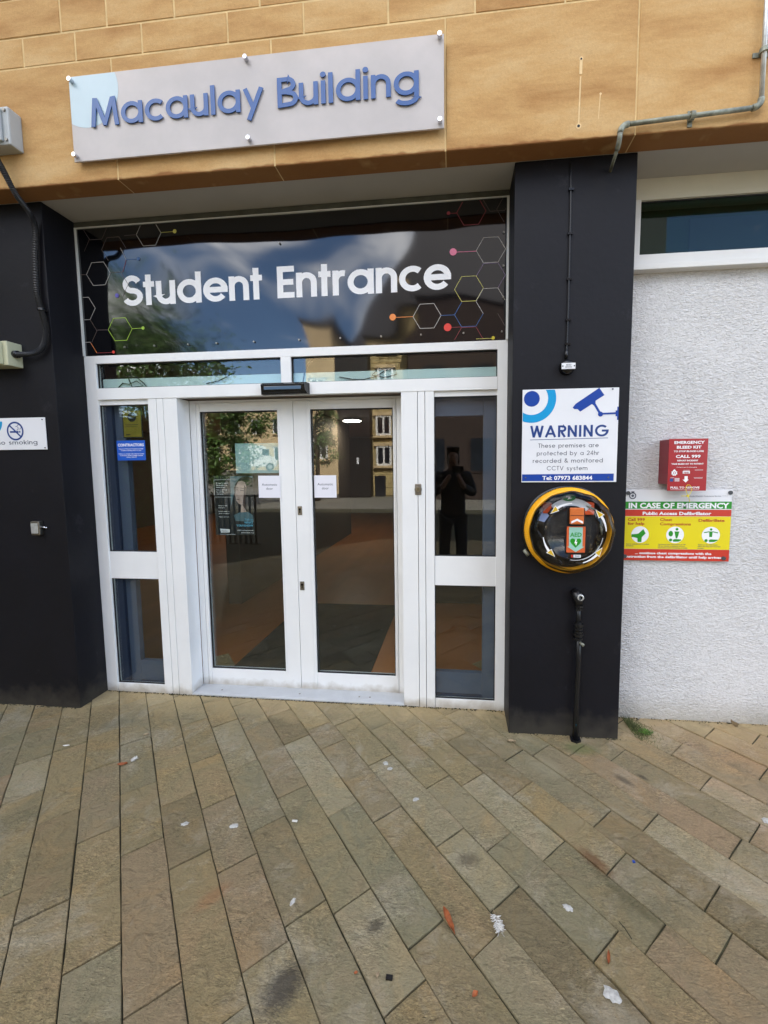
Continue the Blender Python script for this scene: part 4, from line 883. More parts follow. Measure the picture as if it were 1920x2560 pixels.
# ================================================================ NOTICES ON THE GLASS
yg = GY+.0215   # outside face of side light
cs = thing('contractors_notice', 'blue contractors notice stuck inside the left side light', 'notice', (-2.084, yg, 1.555))
rel(MB().box(-2.183, -1.985, yg-.0015, yg-.0008, 1.555, 1.682).build('sheet', 'contractor_blue'), cs)
mb = MB(); y = yg-.0018; bfont(mb, 'CONTRACTORS', -2.084, 1.645, .0185, y, width=.182, bold=.03)
for k, s_ in enumerate(('Report to Welcome Reception and sign', 'in before starting work on site')): bfont(mb, s_, -2.084, 1.626-.0105*k, .0062, y, width=.17-.03*k, bold=.02)
for k, s_ in enumerate(('Failure to comply will result in access', 'to all parts of the College Campus', 'being refused')): bfont(mb, s_, -2.084, 1.594-.0105*k, .0062, y, width=(.176, .16, .07)[k], bold=.02)
rel(mb.build('lettering', 'print_white'), cs)
yn = thing('yellow_notice', 'dull yellow notice with a black disc inside the left side light', 'notice', (-2.07, 2.47, 1.70))
rel(MB().box(-2.142, -2.004, 2.472, 2.474, 1.698, 1.893).build('backing_card', 'print_black'), yn)
rel(MB().box(-2.134, -2.012, 2.470, 2.4715, 1.706, 1.872).build('sheet', 'dull_yellow'), yn)
mb = MB(); y = 2.4692; mb.disc(-2.073, 1.832, y, .030).line((-2.12, 1.783), (-2.03, 1.783), .003, y).line((-2.12, 1.772), (-2.04, 1.772), .002, y).line((-2.12, 1.72), (-2.09, 1.72), .006, y)
rel(mb.build('print', 'print_black'), yn)
mb = MB(); bfont(mb, 'CCTV', -2.073, 1.828, .010, y-.0008, width=.04); rel(mb.build('lettering', 'dull_yellow'), yn)
yd = DY+.0195
for x0, x1, z0, z1, lab in ((-1.281, -1.132, 1.304, 1.448, 'left'), (-.914, -.766, 1.303, 1.448, 'right')):
    t_ = thing('door_notice', 'white Automatic door paper notice on the %s door leaf' % lab, 'notice', ((x0+x1)/2, yd, z0), group='Automatic door notices')
    y_ = DY-.0045 if lab == 'left' else yd
    rel(MB().box(x0, x1, y_-.0015, y_-.0007, z0, z1).build('sheet', 'paper_white'), t_)
    mb = MB(); bfont(mb, 'Automatic', (x0+x1)/2, 1.383, .0152, y_-.0018, width=.104, bold=.004); bfont(mb, 'door', (x0+x1)/2, 1.357, .0152, y_-.0018, width=.046, bold=.004); rel(mb.build('lettering', 'print_grey'), t_)
# poster with a young woman, teal sheet above it
ps = thing('appeal_poster', 'dark poster of a long haired young woman inside the left door leaf', 'poster', (-1.47, yd, 1.05))
yi = DY+.0275
rel(MB().box(-1.612, -1.335, yi+.0015, yi+.0022, 1.050, 1.448).build('sheet', 'poster_dark'), ps)
zx = lambda px_: -1.611+(px_-722)/238*.277; zz = lambda py_: 1.447-(py_-778)/352*.397
ZP = lambda a, b: (zx(a), zz(b))
y = yi+.0011
rel(MB().poly([ZP(822, 780), ZP(958, 780), ZP(958, 860), ZP(842, 880), ZP(820, 960)], y).build('print', 'poster_teal'), ps)
mb = MB(); mb.poly([ZP(872, 800), ZP(895, 783), ZP(925, 780), ZP(957, 790), ZP(965, 1005), ZP(905, 1018), ZP(845, 1005), ZP(835, 960), ZP(850, 920), ZP(842, 850), ZP(855, 820)], y-.0003); rel(mb.build('print', 'poster_hair'), ps)
mb = MB(); mb.poly([ZP(870, 812), ZP(890, 806), ZP(912, 815), ZP(918, 850), ZP(914, 890), ZP(905, 925), ZP(905, 975), ZP(918, 1000), ZP(876, 1000), ZP(884, 948), ZP(868, 943), ZP(855, 925), ZP(852, 905), ZP(847, 893), ZP(853, 868), ZP(856, 838)], y-.0006); rel(mb.build('print', 'poster_skin'), ps)
mb = MB(); mb.poly([ZP(905, 830), ZP(918, 850), ZP(914, 890), ZP(905, 925), ZP(905, 975), ZP(890, 950), ZP(898, 905)], y-.0009); mb.line(ZP(856, 858), ZP(868, 861), .004, y-.0012).line(ZP(880, 862), ZP(904, 866), .005, y-.0012).line(ZP(882, 850), ZP(908, 852), .0035, y-.0012).line(ZP(854, 848), ZP(868, 848), .003, y-.0012).line(ZP(855, 915), ZP(872, 919), .005, y-.0012); rel(mb.build('print', 'poster_shade'), ps)
mb = MB(); mb.poly([ZP(835, 1010), ZP(870, 995), ZP(920, 990), ZP(950, 1010), ZP(955, 1050), ZP(845, 1045)], y-.0015); rel(mb.build('print', 'poster_teal'), ps)
mb = MB(); yw = y-.002
for a, b in ((ZP(724, 800), ZP(724, 903)), (ZP(724, 800), ZP(826, 800)), (ZP(724, 903), ZP(826, 903)), (ZP(745, 1126), ZP(842, 1126))): mb.line(a, b, .0016, yw)
for k, (s_, w_) in enumerate((("If gang's using", 74), ("his brother to", 68), ("move drugs.", 60))): bfont(mb, s_, *ZP(736, 823+k*12), .0075, yw, width=w_*.00116, align='L', bold=.03)
for k, (s_, w_) in enumerate((("I am worried", 64), ("he might", 44), ("get hurt.", 42))): bfont(mb, s_, *ZP(736, 863+k*12), .0075, yw, width=w_*.00116, align='L', bold=.03)
for k, (s_, py_) in enumerate((('Need to tell', 957), ('someone.', 969), ("Don't want to", 991), ('give a name?', 1003), ('What can I do?', 1024))): bfont(mb, s_, *ZP(744, py_), .0065, yw, width=(54, 40, 68, 66, 64)[k]*.00116, align='L', bold=.01)
bfont(mb, '100% anonymously', *ZP(952, 1104), .0065, yw, width=.115, align='R'); bfont(mb, 'at Fearless.org', *ZP(952, 1118), .0065, yw, width=.09, align='R')
mb.poly([ZP(748, 1092), ZP(808, 1096), ZP(806, 1114), ZP(753, 1116)], yw); rel(mb.build('lettering', 'print_white'), ps)
mb = MB(); bfont(mb, 'Fearless', *ZP(779, 1109), .008, yw-.0006, width=.05); rel(mb.build('lettering', 'print_black'), ps)
mb = MB(); bfont(mb, 'Tell us', *ZP(950, 1042), .013, yw, width=.058, align='R', bold=0); bfont(mb, 'WHAT', *ZP(950, 1060), .0135, yw, width=.062, align='R', bold=.03); bfont(mb, 'YOU KNOW', *ZP(950, 1078), .0135, yw, width=.118, align='R', bold=.03)
rel(mb.build('lettering', mat('print_sky', c(110, 190, 222), .4)), ps)
tl = MB().box(-1.450, -1.150, yi+.0015, yi+.0022, 1.465, 1.661).build('pale_notice', 'pale_teal'); tag(tl, 'blank pale teal sheet hung behind the left door glass above the poster', 'notice')
# ================================================================ RED BLEED KIT BOX
bk = thing('bleed_kit_box', 'red metal emergency bleed kit box on the white rendered wall', 'first aid box', (1.26, GY, 1.36))
bx0, bx1, bz0, bz1, by = 1.139, 1.3335, 1.372, 1.636, 2.335
rel(box('case', 'box_red_side', None, bx0, bx1, by+.002, GY+.004, bz0+.02, bz1-.002, .002), bk)
rel(box('front_cover', 'box_red', None, bx0-.001, bx1+.001, by, by+.0018, bz0-.014, bz1, .0008), bk)
y = by-.0006; cxm = (bx0+bx1)/2+.004
# front face of the box in crop-E coordinates: x 695..1165 top, z 118..828
kx = lambda a: bx0+(a-690)/462*(bx1-bx0); kz = lambda b: bz1-(b-118)/706*(bz1-bz0+.014)
mb = MB()
for s_, xa, xb, zb, cp in (('EMERGENCY', 750, 1112, 186, 38), ('BLEED KIT', 782, 1075, 250, 38), ('TO STOP BLOOD LOSS', 748, 1105, 298, 22), ('CALL 999', 775, 1070, 375, 40), ('REPORT INCIDENT', 795, 1045, 422, 20), ('TAKE BLEED KIT TO PATIENT', 725, 1110, 467, 20), ('Cut tag to open. In an Emergency', 790, 1035, 508, 11), ('PULL TO REMOVE', 725, 1075, 792, 26)):
    bfont(mb, s_, (kx(xa)+kx(xb))/2, kz(zb), cp/706*.278, y, width=kx(xb)-kx(xa), bold=.035 if cp > 15 else .01)
mb.line((kx(725), kz(806)), (kx(1072), kz(806)), .0012, y)
mb.poly([(kx(890), kz(625)), (kx(928), kz(625)), (kx(928), kz(672)), (kx(942), kz(672)), (kx(906), kz(712)), (kx(868), kz(672)), (kx(890), kz(672))], y)
# crest star, health service oval box
for k in range(8):
    a = R(k*45+22.5); mb.poly([(kx(765)+.017*math.cos(a), kz(580)+.017*math.sin(a)), (kx(765)+.012*math.cos(a+.5), kz(580)+.012*math.sin(a+.5)), (kx(765), kz(580)), (kx(765)+.012*math.cos(a-.5), kz(580)+.012*math.sin(a-.5))], y-.0001*k)
mb.disc(kx(765), kz(541), y, .004, seg=10); mb.poly([(kx(866), kz(556)), (kx(952), kz(556)), (kx(952), kz(590)), (kx(866), kz(590))], y); mb.line((kx(872), kz(545)), (kx(948), kz(545)), .0015, y)
mb.line((kx(1010), kz(542)), (kx(1108), kz(542)), .0016, y).line((kx(1002), kz(645)), (kx(1108), kz(645)), .0012, y).line((kx(1006), kz(655)), (kx(1104), kz(655)), .0012, y)
for k in range(4): mb.line((kx(772), kz(655+k*12)), (kx(830), kz(655+k*12)), .0022, y)
mb.line((kx(720), kz(645)), (kx(765), kz(645)), .0015, y)
rel(mb.build('lettering', 'print_white'), bk)
mb = MB(); bfont(mb, 'NHS', kx(908), kz(586), .008, y-.0012, width=.026, bold=.03); mb.ring(kx(765), kz(580), y-.0012, .005, .0075, seg=16); rel(mb.build('lettering', 'box_red'), bk)
rel(MB().poly([(kx(715), kz(655)), (kx(756), kz(655)), (kx(756), kz(698)), (kx(715), kz(698))], y-.0002).build('flag_patch', 'print_navy'), bk)
tie = thing('cable_tie', 'yellow looped cable tie hanging from the red bleed kit box', 'cable tie', (1.245, by, 1.36))
tp = [(kx(905), kz(760)), (kx(920), kz(742)), (kx(945), kz(745)), (kx(968), kz(775)), (kx(972), kz(820)), (kx(955), kz(860)), (kx(932), kz(890)), (kx(912), kz(850)), (kx(900), kz(800)), (kx(905), kz(762))]
rel(MB().tube([(p[0], by-.010, p[1]) for p in tp], .0014, 6).build('loop', 'hv_yellow', smooth=True), tie)
rel(MB().tube([(kx(850), by-.008, kz(895)), (kx(930), by-.010, kz(893)), (kx(940), by-.010, kz(920)), (kx(958), by-.008, kz(975))], .0015, 6).box(kx(915), kx(940), by-.014, by-.006, kz(905), kz(882)).build('tail', 'hv_yellow'), tie)

# ================================================================ DEFIBRILLATOR INFORMATION SIGN
es = signbase('defibrillator_sign', 'white, green, red and yellow In Case of Emergency sign on the rendered wall', 'sign', .958, 1.523, .955, 1.359, GY-.012, bev=.002)
y = GY-.0165
# crop-E pixel frame: top-left (125,828) .. bottom-right (1505,1782)
ax = lambda a: .958+(a-112)/1412*.565; az = lambda b: 1.359-(b-828)/948*.404
def band(z0, z1, m_): rel(MB().poly([(.958, az(z0)), (1.523, az(z0)), (1.523, az(z1)), (.958, az(z1))], y).build('band', m_), es)
band(985, 1082, 'print_green'); band(1092, 1180, 'print_red'); band(1183, 1620, 'hv_yellow'); band(1622, 1776, 'print_red')
y2 = y-.0006; mb = MB()
for s_, xa, xb, zb, cp in (('IN CASE OF EMERGENCY', 162, 1492, 1072, 74), ('Public Access Defibrillator', 355, 1265, 1162, 44), ('... continue chest compressions with the', 270, 1292, 1690, 31), ('Instruction from the defibrillator until help arrives', 140, 1425, 1740, 32)):
    mb = MB(); bfont(mb, s_, (ax(xa)+ax(xb))/2, az(zb), cp/948*.404, y2, width=ax(xb)-ax(xa), bold=.04); rel(mb.build('lettering', 'print_white'), es)
for cx2 in (330, 800, 1272): rel(MB().disc(ax(cx2), az(1428), y2, .0475, .0475, seg=36).build('pictogram_disc', 'print_white'), es)
mb = MB()
for s_, xa, xb, zb, cp in (('Call 999', 158, 388, 1243, 38), ('for help', 158, 385, 1296, 38), ('Chest', 592, 752, 1243, 38), ('Compressions', 592, 1003, 1300, 38), ('Defibrillate', 1102, 1442, 1250, 38)):
    mb = MB(); bfont(mb, s_, (ax(xa)+ax(xb))/2, az(zb), cp/948*.404, y2, width=ax(xb)-ax(xa), bold=.028); rel(mb.build('lettering', 'head_red'), es)
mb = MB(); y3 = y2-.0005
bl = lambda pts, k=0: mb.poly([(ax(a), az(b)) for a, b in pts], y3-k*.0003)
bl([(215, 1425), (290, 1418), (310, 1412), (372, 1352), (405, 1412), (355, 1462), (352, 1528), (300, 1528), (295, 1475), (240, 1462), (213, 1462)])
bl([(790, 1382), (855, 1382), (842, 1440), (830, 1475), (812, 1475), (802, 1440)]); mb.disc(ax(822), az(1352), y3, .0075); mb.disc(ax(742), az(1412), y3, .012, .016); mb.disc(ax(742), az(1497), y3, .0085)
bl([(770, 1497), (800, 1483), (880, 1488), (885, 1500), (850, 1518), (780, 1520)])
bl([(1248, 1378), (1293, 1378), (1288, 1452), (1252, 1452)]); mb.disc(ax(1272), az(1352), y3, .0065); mb.disc(ax(1212), az(1500), y3, .0085); bl([(1245, 1497), (1272, 1483), (1370, 1488), (1360, 1500), (1320, 1518), (1255, 1520)])
mb.line((ax(1180), az(1395)), (ax(1250), az(1382)), .005, y3-.0004).line((ax(1292), az(1382)), (ax(1362), az(1396)), .005, y3-.0004)
rel(mb.build('pictogram', 'print_green'), es)
mb = MB()
for xa, zs in ((145, (('Ask for ambulance in a medical', 455), ('emergency.', 250))), (578, (('Commence chest compressions at 100-', 950), ('120 per minute on patients who are', 935), ('unconscious and not breathing normally.', 972))), (1108, (('Switch on the defibrillator,', 1370), ('follow the voice and on-screen', 1405), ('prompts.', 1190)))):
    for k, (s_, xb) in enumerate(zs): bfont(mb, s_, ax(xa), az(1563+k*23), .0062, y2, width=ax(xb)-ax(xa), align='L', bold=.02)
bfont(mb, 'South Western Ambulance Service', ax(968), az(920), .0062, y2, width=ax(1380)-ax(968), align='L', bold=.01); bfont(mb, 'NHS Foundation Trust', ax(1395), az(915), .0042, y2, width=ax(1465)-ax(1395), align='L', bold=0)
mb.ring(ax(212), az(908), y2, .0135, .0195, seg=24).disc(ax(212), az(908), y2-.0003, .0075, seg=16).poly([(ax(190), az(850)), (ax(236), az(850)), (ax(228), az(872)), (ax(198), az(872))], y2); bfont(mb, '!', ax(212), az(922), .012, y2-.0007)
rel(mb.build('lettering', 'print_grey'), es)
mat('cap_grey', c(66, 70, 72), .5)
for a, b in ((148, 872), (1495, 868), (1452, 1733), (130, 1722)): rel(MB().cyl_y(ax(a), az(b), y-.006, y, .011, 18).build('screw_cap', 'cap_grey'), es)

# ================================================================ DEFIBRILLATOR CABINET
CX, CZ = .592, 1.158
mat('label_orange', c(206, 92, 44), .4)
ad_ = thing('defibrillator_cabinet', 'round yellow rimmed defibrillator cabinet with a clear dome on the right pillar', 'defibrillator', (CX, PY, CZ))
rel(MB().lathe(CX, CZ, [(0, PY-.010), (.226, PY-.010), (.236, PY-.006), (.238, PY)], 72).build('back_plate', 'black_plastic', smooth=True), ad_)
rel(MB().lathe(CX, CZ, [(.222, PY-.010), (.2265, PY-.016), (.2265, PY-.026), (.2215, PY-.030), (.2215, PY-.034), (.2265, PY-.038), (.2255, PY-.046), (.219, PY-.050), (.2185, PY-.053), (.2145, PY-.059), (.208, PY-.063), (.203, PY-.060), (.202, PY-.05), (.202, PY-.011)], 96).build('yellow_rim', 'aed_yellow', smooth=True), ad_)
rel(MB().lathe(CX, CZ, [(0, PY-.0125), (.2015, PY-.0125)], 48).build('inner_tray', 'black_plastic'), ad_)
# black bag inside
rel(MB().lathe(CX+.004, CZ-.005, [(0, PY-.074), (.10, PY-.073), (.125, PY-.066), (.140, PY-.050), (.150, PY-.030), (.155, PY-.013)], 40, mod=lambda t: .03*math.sin(5*t)+.02*math.sin(9*t+1)).build('carry_bag', 'aed_bag', smooth=True), ad_)
# orange buckles, blue/white pads pouch, silver flap behind the dome
rel(box('buckle', 'aed_orange', None, CX-.145, CX-.098, PY-.085, PY-.03, CZ+.095, CZ+.150, .008), ad_); rel(box('buckle', 'aed_orange', None, CX+.058, CX+.112, PY-.085, PY-.03, CZ+.088, CZ+.152, .008), ad_)
rel(MB().poly([(CX-.17, CZ+.06), (CX-.135, CZ+.05), (CX-.11, CZ+.085), (CX-.145, CZ+.12)], PY-.08).build('pad_pouch', mat('pouch', c(150, 170, 215), .5)), ad_)
rel(MB().ring(CX-.005, CZ+.025, PY-.088, .112, .150, 48, 132, 18).build('silver_strap', mat('silver', c(205, 210, 214), .3)), ad_)
mb = MB().disc(CX-.018, CZ+.178, PY-.090, .034, .019, seg=20); rel(mb.build('green_label', 'print_dgreen'), ad_)
rel(MB().poly([(CX-.032, CZ+.187), (CX-.008, CZ+.185), (CX-.014, CZ+.178), (CX, CZ+.176), (CX-.026, CZ+.168), (CX-.019, CZ+.177), (CX-.034, CZ+.179)], PY-.092).build('flash_mark', 'print_white'), ad_)
# clear dome with scalloped flank and flat front
DF = PY-.124
scal = lambda t: .012*abs(math.sin(6*t))
MODF = lambda t: -.020*(math.sin(6*t)**2)+.005*math.sin(13*t)
rel(MB().lathe(CX, CZ, [(.204, PY-.058), (.211, PY-.068), (.2115, PY-.098), (.204, PY-.114), (.186, PY-.1215)], 96, mod=MODF).build('dome_flank', 'refraction_tint_plastic', smooth=True), ad_)  # dark tint stands in for refraction in the clear flank, hiding the rim
dome = MB().lathe(CX, CZ, [(0, DF-.002), (.128, DF), (.132, DF-.004), (.136, DF-.004), (.140, DF), (.155, PY-.1235), (.186, PY-.1216)][::-1], 96, mod=lambda t: 0)
rel(dome.build('clear_dome', 'clear_plastic', smooth=True), ad_)
q = random.Random(6)
for k in range(16):     # folds and straps of the bag pressed against the dome
    a = q.random()*6.28; rr_ = q.uniform(.13, .175); x_, z_ = CX+rr_*math.cos(a), CZ+rr_*math.sin(a); l_ = q.uniform(.012, .03); b_ = a+q.uniform(.8, 2.2)
    rel(MB().tube([(x_-l_*math.cos(b_), PY-.085, z_-l_*math.sin(b_)), (x_, PY-.098, z_), (x_+l_*math.cos(b_), PY-.085, z_+l_*math.sin(b_))], [.003, .006, .003], 7).build('strap_fold', q.choice(['aed_bag', 'aed_bag', 'galv_dirty', 'black_rubber']), smooth=True), ad_)
yq = DF-.0075
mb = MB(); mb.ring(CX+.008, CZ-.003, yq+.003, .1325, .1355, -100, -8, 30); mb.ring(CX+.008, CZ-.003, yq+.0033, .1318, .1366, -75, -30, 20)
rel(mb.build('painted_lip_highlight', mat('painted_highlight', c(190, 192, 196), .25)), ad_)  # highlight on the dome lip, painted as pale arcs
# printed arrows: white tail, yellow head
wm, ym = MB(), MB()
for a0, rr2, sgn in ((118, .152, 1), (212, .150, 1), (-48, .158, 1), (28, .158, 1)):
    n = 8; out = []
    for k in range(n+1):
        a = R(a0-24+k*30/n); w_ = .002+.0045*k/n; out.append((a, w_))
    for (a, w1), (b, w2) in zip(out[:-1], out[1:]):
        wm.poly([(CX+(rr2-w1)*math.cos(a), CZ+(rr2-w1)*math.sin(a)), (CX+(rr2+w1)*math.cos(a), CZ+(rr2+w1)*math.sin(a)), (CX+(rr2+w2)*math.cos(b), CZ+(rr2+w2)*math.sin(b)), (CX+(rr2-w2)*math.cos(b), CZ+(rr2-w2)*math.sin(b))], yq+.006)
    def pp(rad, ang): return (CX+rad*math.cos(ang), CZ+rad*math.sin(ang))
    e = R(a0+6); tip = R(a0+21); wm.poly([pp(rr2-.017, e-.02), pp(rr2+.017, e-.02), pp(rr2, tip+.015)], yq+.0056); ym.poly([pp(rr2-.012, e), pp(rr2+.012, e), pp(rr2, tip-.02)], yq+.005)
rel(wm.build('arrow', 'print_white'), ad_); rel(ym.build('arrow_head', mat('arrow_yellow', c(214, 176, 20), .4)), ad_)
# handle with chevron
hd = rel(box('handle_recess', 'black_plastic', None, .557, .642, yq-.004, yq+.003, 1.198, 1.288, .003), ad_)
rel(box('handle', mat('handle_orange', c(204, 106, 44), .45), None, .566, .634, yq-.020, yq-.0045, 1.207, 1.290, .006), ad_)
rel(MB().poly([(.572, 1.211), (.572, 1.222), (.600, 1.236), (.628, 1.222), (.628, 1.211), (.600, 1.225)], yq-.0206).build('chevron', 'print_white'), ad_)
rel(box('handle_bar', mat('handle_dark', c(120, 56, 26), .45), None, .567, .633, yq-.0212, yq-.0205, 1.250, 1.254, .0003), ad_)
# AED label
rel(MB().box(.557, .647, yq-.001, yq+.0002, 1.062, 1.194).build('label', 'label_orange'), ad_)
y = yq-.0014
rel(MB().poly([(.568, 1.190), (.634, 1.190), (.634, 1.092), (.644, 1.092), (.602, 1.064), (.560, 1.092), (.568, 1.092)], y).build('label_arrow', 'aed_mint'), ad_)
mb = MB(); bfont(mb, 'AED', .601, 1.142, .022, y-.0005, width=.056, bold=.02)
hp = [(0, -.026), (-.020, -.006), (-.027, .006), (-.0255, .016), (-.018, .022), (-.008, .020), (0, .011), (.008, .020), (.018, .022), (.0255, .016), (.027, .006), (.020, -.006)]
mb.poly([(.601+a, 1.112+b) for a, b in hp], y-.0005); rel(mb.build('heart', 'print_green'), ad_)
rel(MB().poly([(.600, 1.128), (.606, 1.127), (.602, 1.116), (.609, 1.117), (.604, 1.099), (.600, 1.100), (.601, 1.109), (.594, 1.108)], y-.001).build('flash_mark', 'print_white'), ad_)
mb = MB(); mb.box(.592, .628, yq-.0008, yq, 1.036, 1.050); rel(mb.build('maker_label', 'sign_white'), ad_)
rel(MB().box(.580, .5895, yq-.0008, yq, 1.036, 1.050).build('maker_label', 'print_red'), ad_)
mb = MB(); bfont(mb, 'iPAD', .610, 1.040, .007, yq-.0012, width=.024); rel(mb.build('lettering', 'print_grey'), ad_)
# hinge peg low left
rel(MB().tube([(CX-.225, PY-.02, CZ-.11), (CX-.205, PY-.035, CZ-.135)], .010, 10).build('hinge_peg', 'galv_dirty', smooth=True), ad_)

# ================================================================ BLACK STANDPIPE
sp = thing('standpipe', 'black painted water pipe with an open outlet running down the right pillar to the paving', 'pipe', (.655, PY, 0))
yp = PY-.030
A_ = lambda o: rel(o, sp)
A_(MB().tube([(.652, yp, .76), (.655, yp, .62)], .0125, 12).build('pipe', 'black_pipe', smooth=True)); A_(MB().tube([(.655, yp, .62), (.660, yp, .45), (.655, yp, .2), (.652, yp-.004, -.006)], [.016, .0135, .0135, .017], 12).build('pipe', 'black_pipe', smooth=True))
A_(MB().tube([(.640, PY, .815), (.640, yp, .812), (.650, yp, .79), (.652, yp, .762)], .024, 14).build('elbow', 'black_pipe', smooth=True))
A_(MB().lathe(.657, .803, [(.010, yp-.022), (.0165, yp-.024), (.0175, yp-.02), (.0175, yp)], 20).build('outlet_ring', 'galvanised', smooth=True)); A_(MB().disc(.657, .803, yp-.015, .012, seg=16).build('outlet_bore', 'black_plastic'))
mb = MB()
for z, r in ((.752, .022), (.735, .018), (.660, .019), (.652, .026), (.640, .020), (.626, .022), (.612, .024), (.600, .028), (.590, .022), (.575, .025)): A_(MB().tube([(.655, yp, z-.005), (.655, yp, z+.005)], r, 12).build('coupling', 'black_pipe'))
A_(MB().tube([(.662, yp-.01, .555), (.676, yp-.03, .548)], .008, 10).build('valve_stub', 'galv_dirty', smooth=True))
A_(MB().box(.6515, .6535, yp-.017, yp-.0155, .03, .10).build('paint_scar', 'print_cyan'))
A_(MB().tube([(.652, yp-.006, -.01), (.652, yp-.006, .012)], .03, 6).build('foot_collar', 'black_pipe'))

# ================================================================ LITTER AND PLANTS
def spl(name, label, cat, x, y, r, m_, seed, asp=.7, rot=0, group=None, h=.0016, lobes=.3, tail=0):
    q = random.Random(seed); mb = MB(); n = 18; P = []; r *= .78
    for k in range(n):
        a = 2*math.pi*k/n; rr = r*(1+lobes*(q.random()-.5)); u, v = rr*math.cos(a), rr*math.sin(a)*asp
        P.append((x+u*math.cos(rot)-v*math.sin(rot), y+u*math.sin(rot)+v*math.cos(rot)))
    T = [(x+(p[0]-x)*.6, y+(p[1]-y)*.6, .002+h) for p in P]; Bm = [(p[0], p[1], .001) for p in P]
    for k in range(n): mb.face([Bm[k], Bm[(k+1) % n], T[(k+1) % n], T[k]])
    mb.face(T); o = mb.build(name, m_, smooth=True); return tag(o, label, cat, group)
GD = 'white bird droppings on the paving'
for i, (x, y, r, asp, rot, lab) in enumerate(((-1.139, 1.505, .021, .6, .3, 'small white dropping on the paving in front of the left door leaf'), (-.924, 1.514, .024, .6, .1, 'speckled faint white dropping on the slab near the door centre line'), (-.352, 1.932, .022, .7, -.6, 'long double white dropping on the paving ahead of the right door leaf'),
        (-.178, 1.722, .02, .6, .5, 'pale smeared dropping between the door and the pillar'), (-.561, 1.247, .018, .62, 1.2, 'oval white dropping on the slab left of the brown leaf'), (.381, 1.319, .022, .7, -.4, 'round grey white dropping on a slab right of the white feather'), (.441, 1.094, .030, .72, -.4, 'largest white dropping, near the bottom right of the paving'), (1.305, 1.749, .026, .8, 0, 'white dropping at the right edge of the paving'))):
    spl('bird_dropping', lab, 'dropping', x, y, r, 'dropping', 40+i, asp, rot, GD, .001, .45)
spl('bird_dropping', 'small lower blob joined to the long double white dropping', 'dropping', -.325, 1.898, .017, 'dropping', 77, .8, .5, GD, .001, .3)
def leafm(name, label, cat, x, y, l, w, rot, m_, curl=.010, seed=0, group=None):
    q = random.Random(seed); P = []
    for i in range(9):
        t = i/8; ww = w*math.sin(math.pi*min(1, t*1.02+.02))**.8*(1+.25*(q.random()-.5)); row = []
        for j in range(5):
            s = (j/4-.5)*2; u = (t-.5)*l; v = s*ww/2; zc = .004+curl*(abs(s)**1.5)+.5*curl*math.sin(t*5+seed)*.5+curl*.4*q.random()
            row.append((x+u*math.cos(rot)-v*math.sin(rot), y+u*math.sin(rot)+v*math.cos(rot), zc))
        P.append(row)
    o = MB().grid(P).build(name, m_, smooth=True); return tag(o, label, cat, group)
GL = 'fallen dry leaves on the paving'
leafm('dry_leaf', 'rust brown curled leaf on the paving at the bottom centre', 'leaf', -.021, 1.233, .085, .020, R(-62), 'dry_leaf', .009, 1, GL)
leafm('dry_leaf', 'orange dead leaf beside a grey feather left of the doors', 'leaf', -1.678, 1.795, .045, .022, R(20), 'dry_leaf', .008, 2, GL)
leafm('dry_leaf', 'thin orange leaf sliver on the right side of the paving', 'leaf', .464, 1.18, .042, .009, R(70), 'dry_leaf', .004, 3, GL)
leafm('dry_leaf', 'crumpled brown green leaf on the paving near the right pillar', 'leaf', .303, 2.15, .045, .016, R(-10), 'dry_twig', .008, 4, GL)
leafm('dry_leaf', 'tiny torn brown leaf at the bottom right of centre', 'leaf', .056, 1.053, .022, .014, R(40), 'dry_leaf', .004, 5, GL)
leafm('dry_leaf', 'small tan leaf on a joint below the left side light', 'leaf', -1.73, 2.022, .03, .013, R(30), 'dry_twig', .006, 6, GL)
leafm('dry_leaf', 'tan scrap of leaf on the paving before the left door leaf', 'leaf', -1.264, 2.215, .024, .014, R(80), 'dry_twig', .006, 7, GL)
leafm('dry_leaf', 'pale dry leaf standing against the foot of the white wall', 'leaf', 1.59, 2.405, .05, .014, R(100), 'dry_twig', .02, 8, GL)
leafm('dry_leaf', 'pale curled scrap on the paving in front of the left pillar', 'leaf', -2.10, 1.898, .035, .011, R(10), 'feather', .004, 9, GL)
leafm('dry_leaf', 'little orange speck of leaf on a green slab at the bottom', 'leaf', -.293, 1.069, .012, .008, R(10), 'dry_leaf', .003, 10, GL)
leafm('seed_husk', 'yellowish seed husk beside a black scrap at the bottom centre', 'seed', -.228, 1.069, .018, .009, R(80), 'dry_twig', .004, 11)
tag(MB().box(-.203, -.183, 1.063, 1.075, .001, .006).build('plastic_scrap', 'black_plastic'), 'small black plastic scrap at the bottom centre of the paving', 'scrap')
tag(MB().box(.667, .676, 1.503, 1.511, .001, .005).build('plastic_scrap', 'print_blue'), 'tiny bright blue scrap on the right side of the paving', 'scrap')
tag(MB().box(-.69, -.668, 1.556, 1.563, .001, .005).build('cigarette_end', 'feather'), 'short white cigarette end on a dark slab ahead of the doors', 'cigarette end')
tag(MB().tube([(.535, 1.288, .004), (.545, 1.268, .006), (.556, 1.24, .003)], .0016, 5).build('twig', 'joint_dirt'), 'thin dark twig lying across a joint on the right of the paving', 'twig')
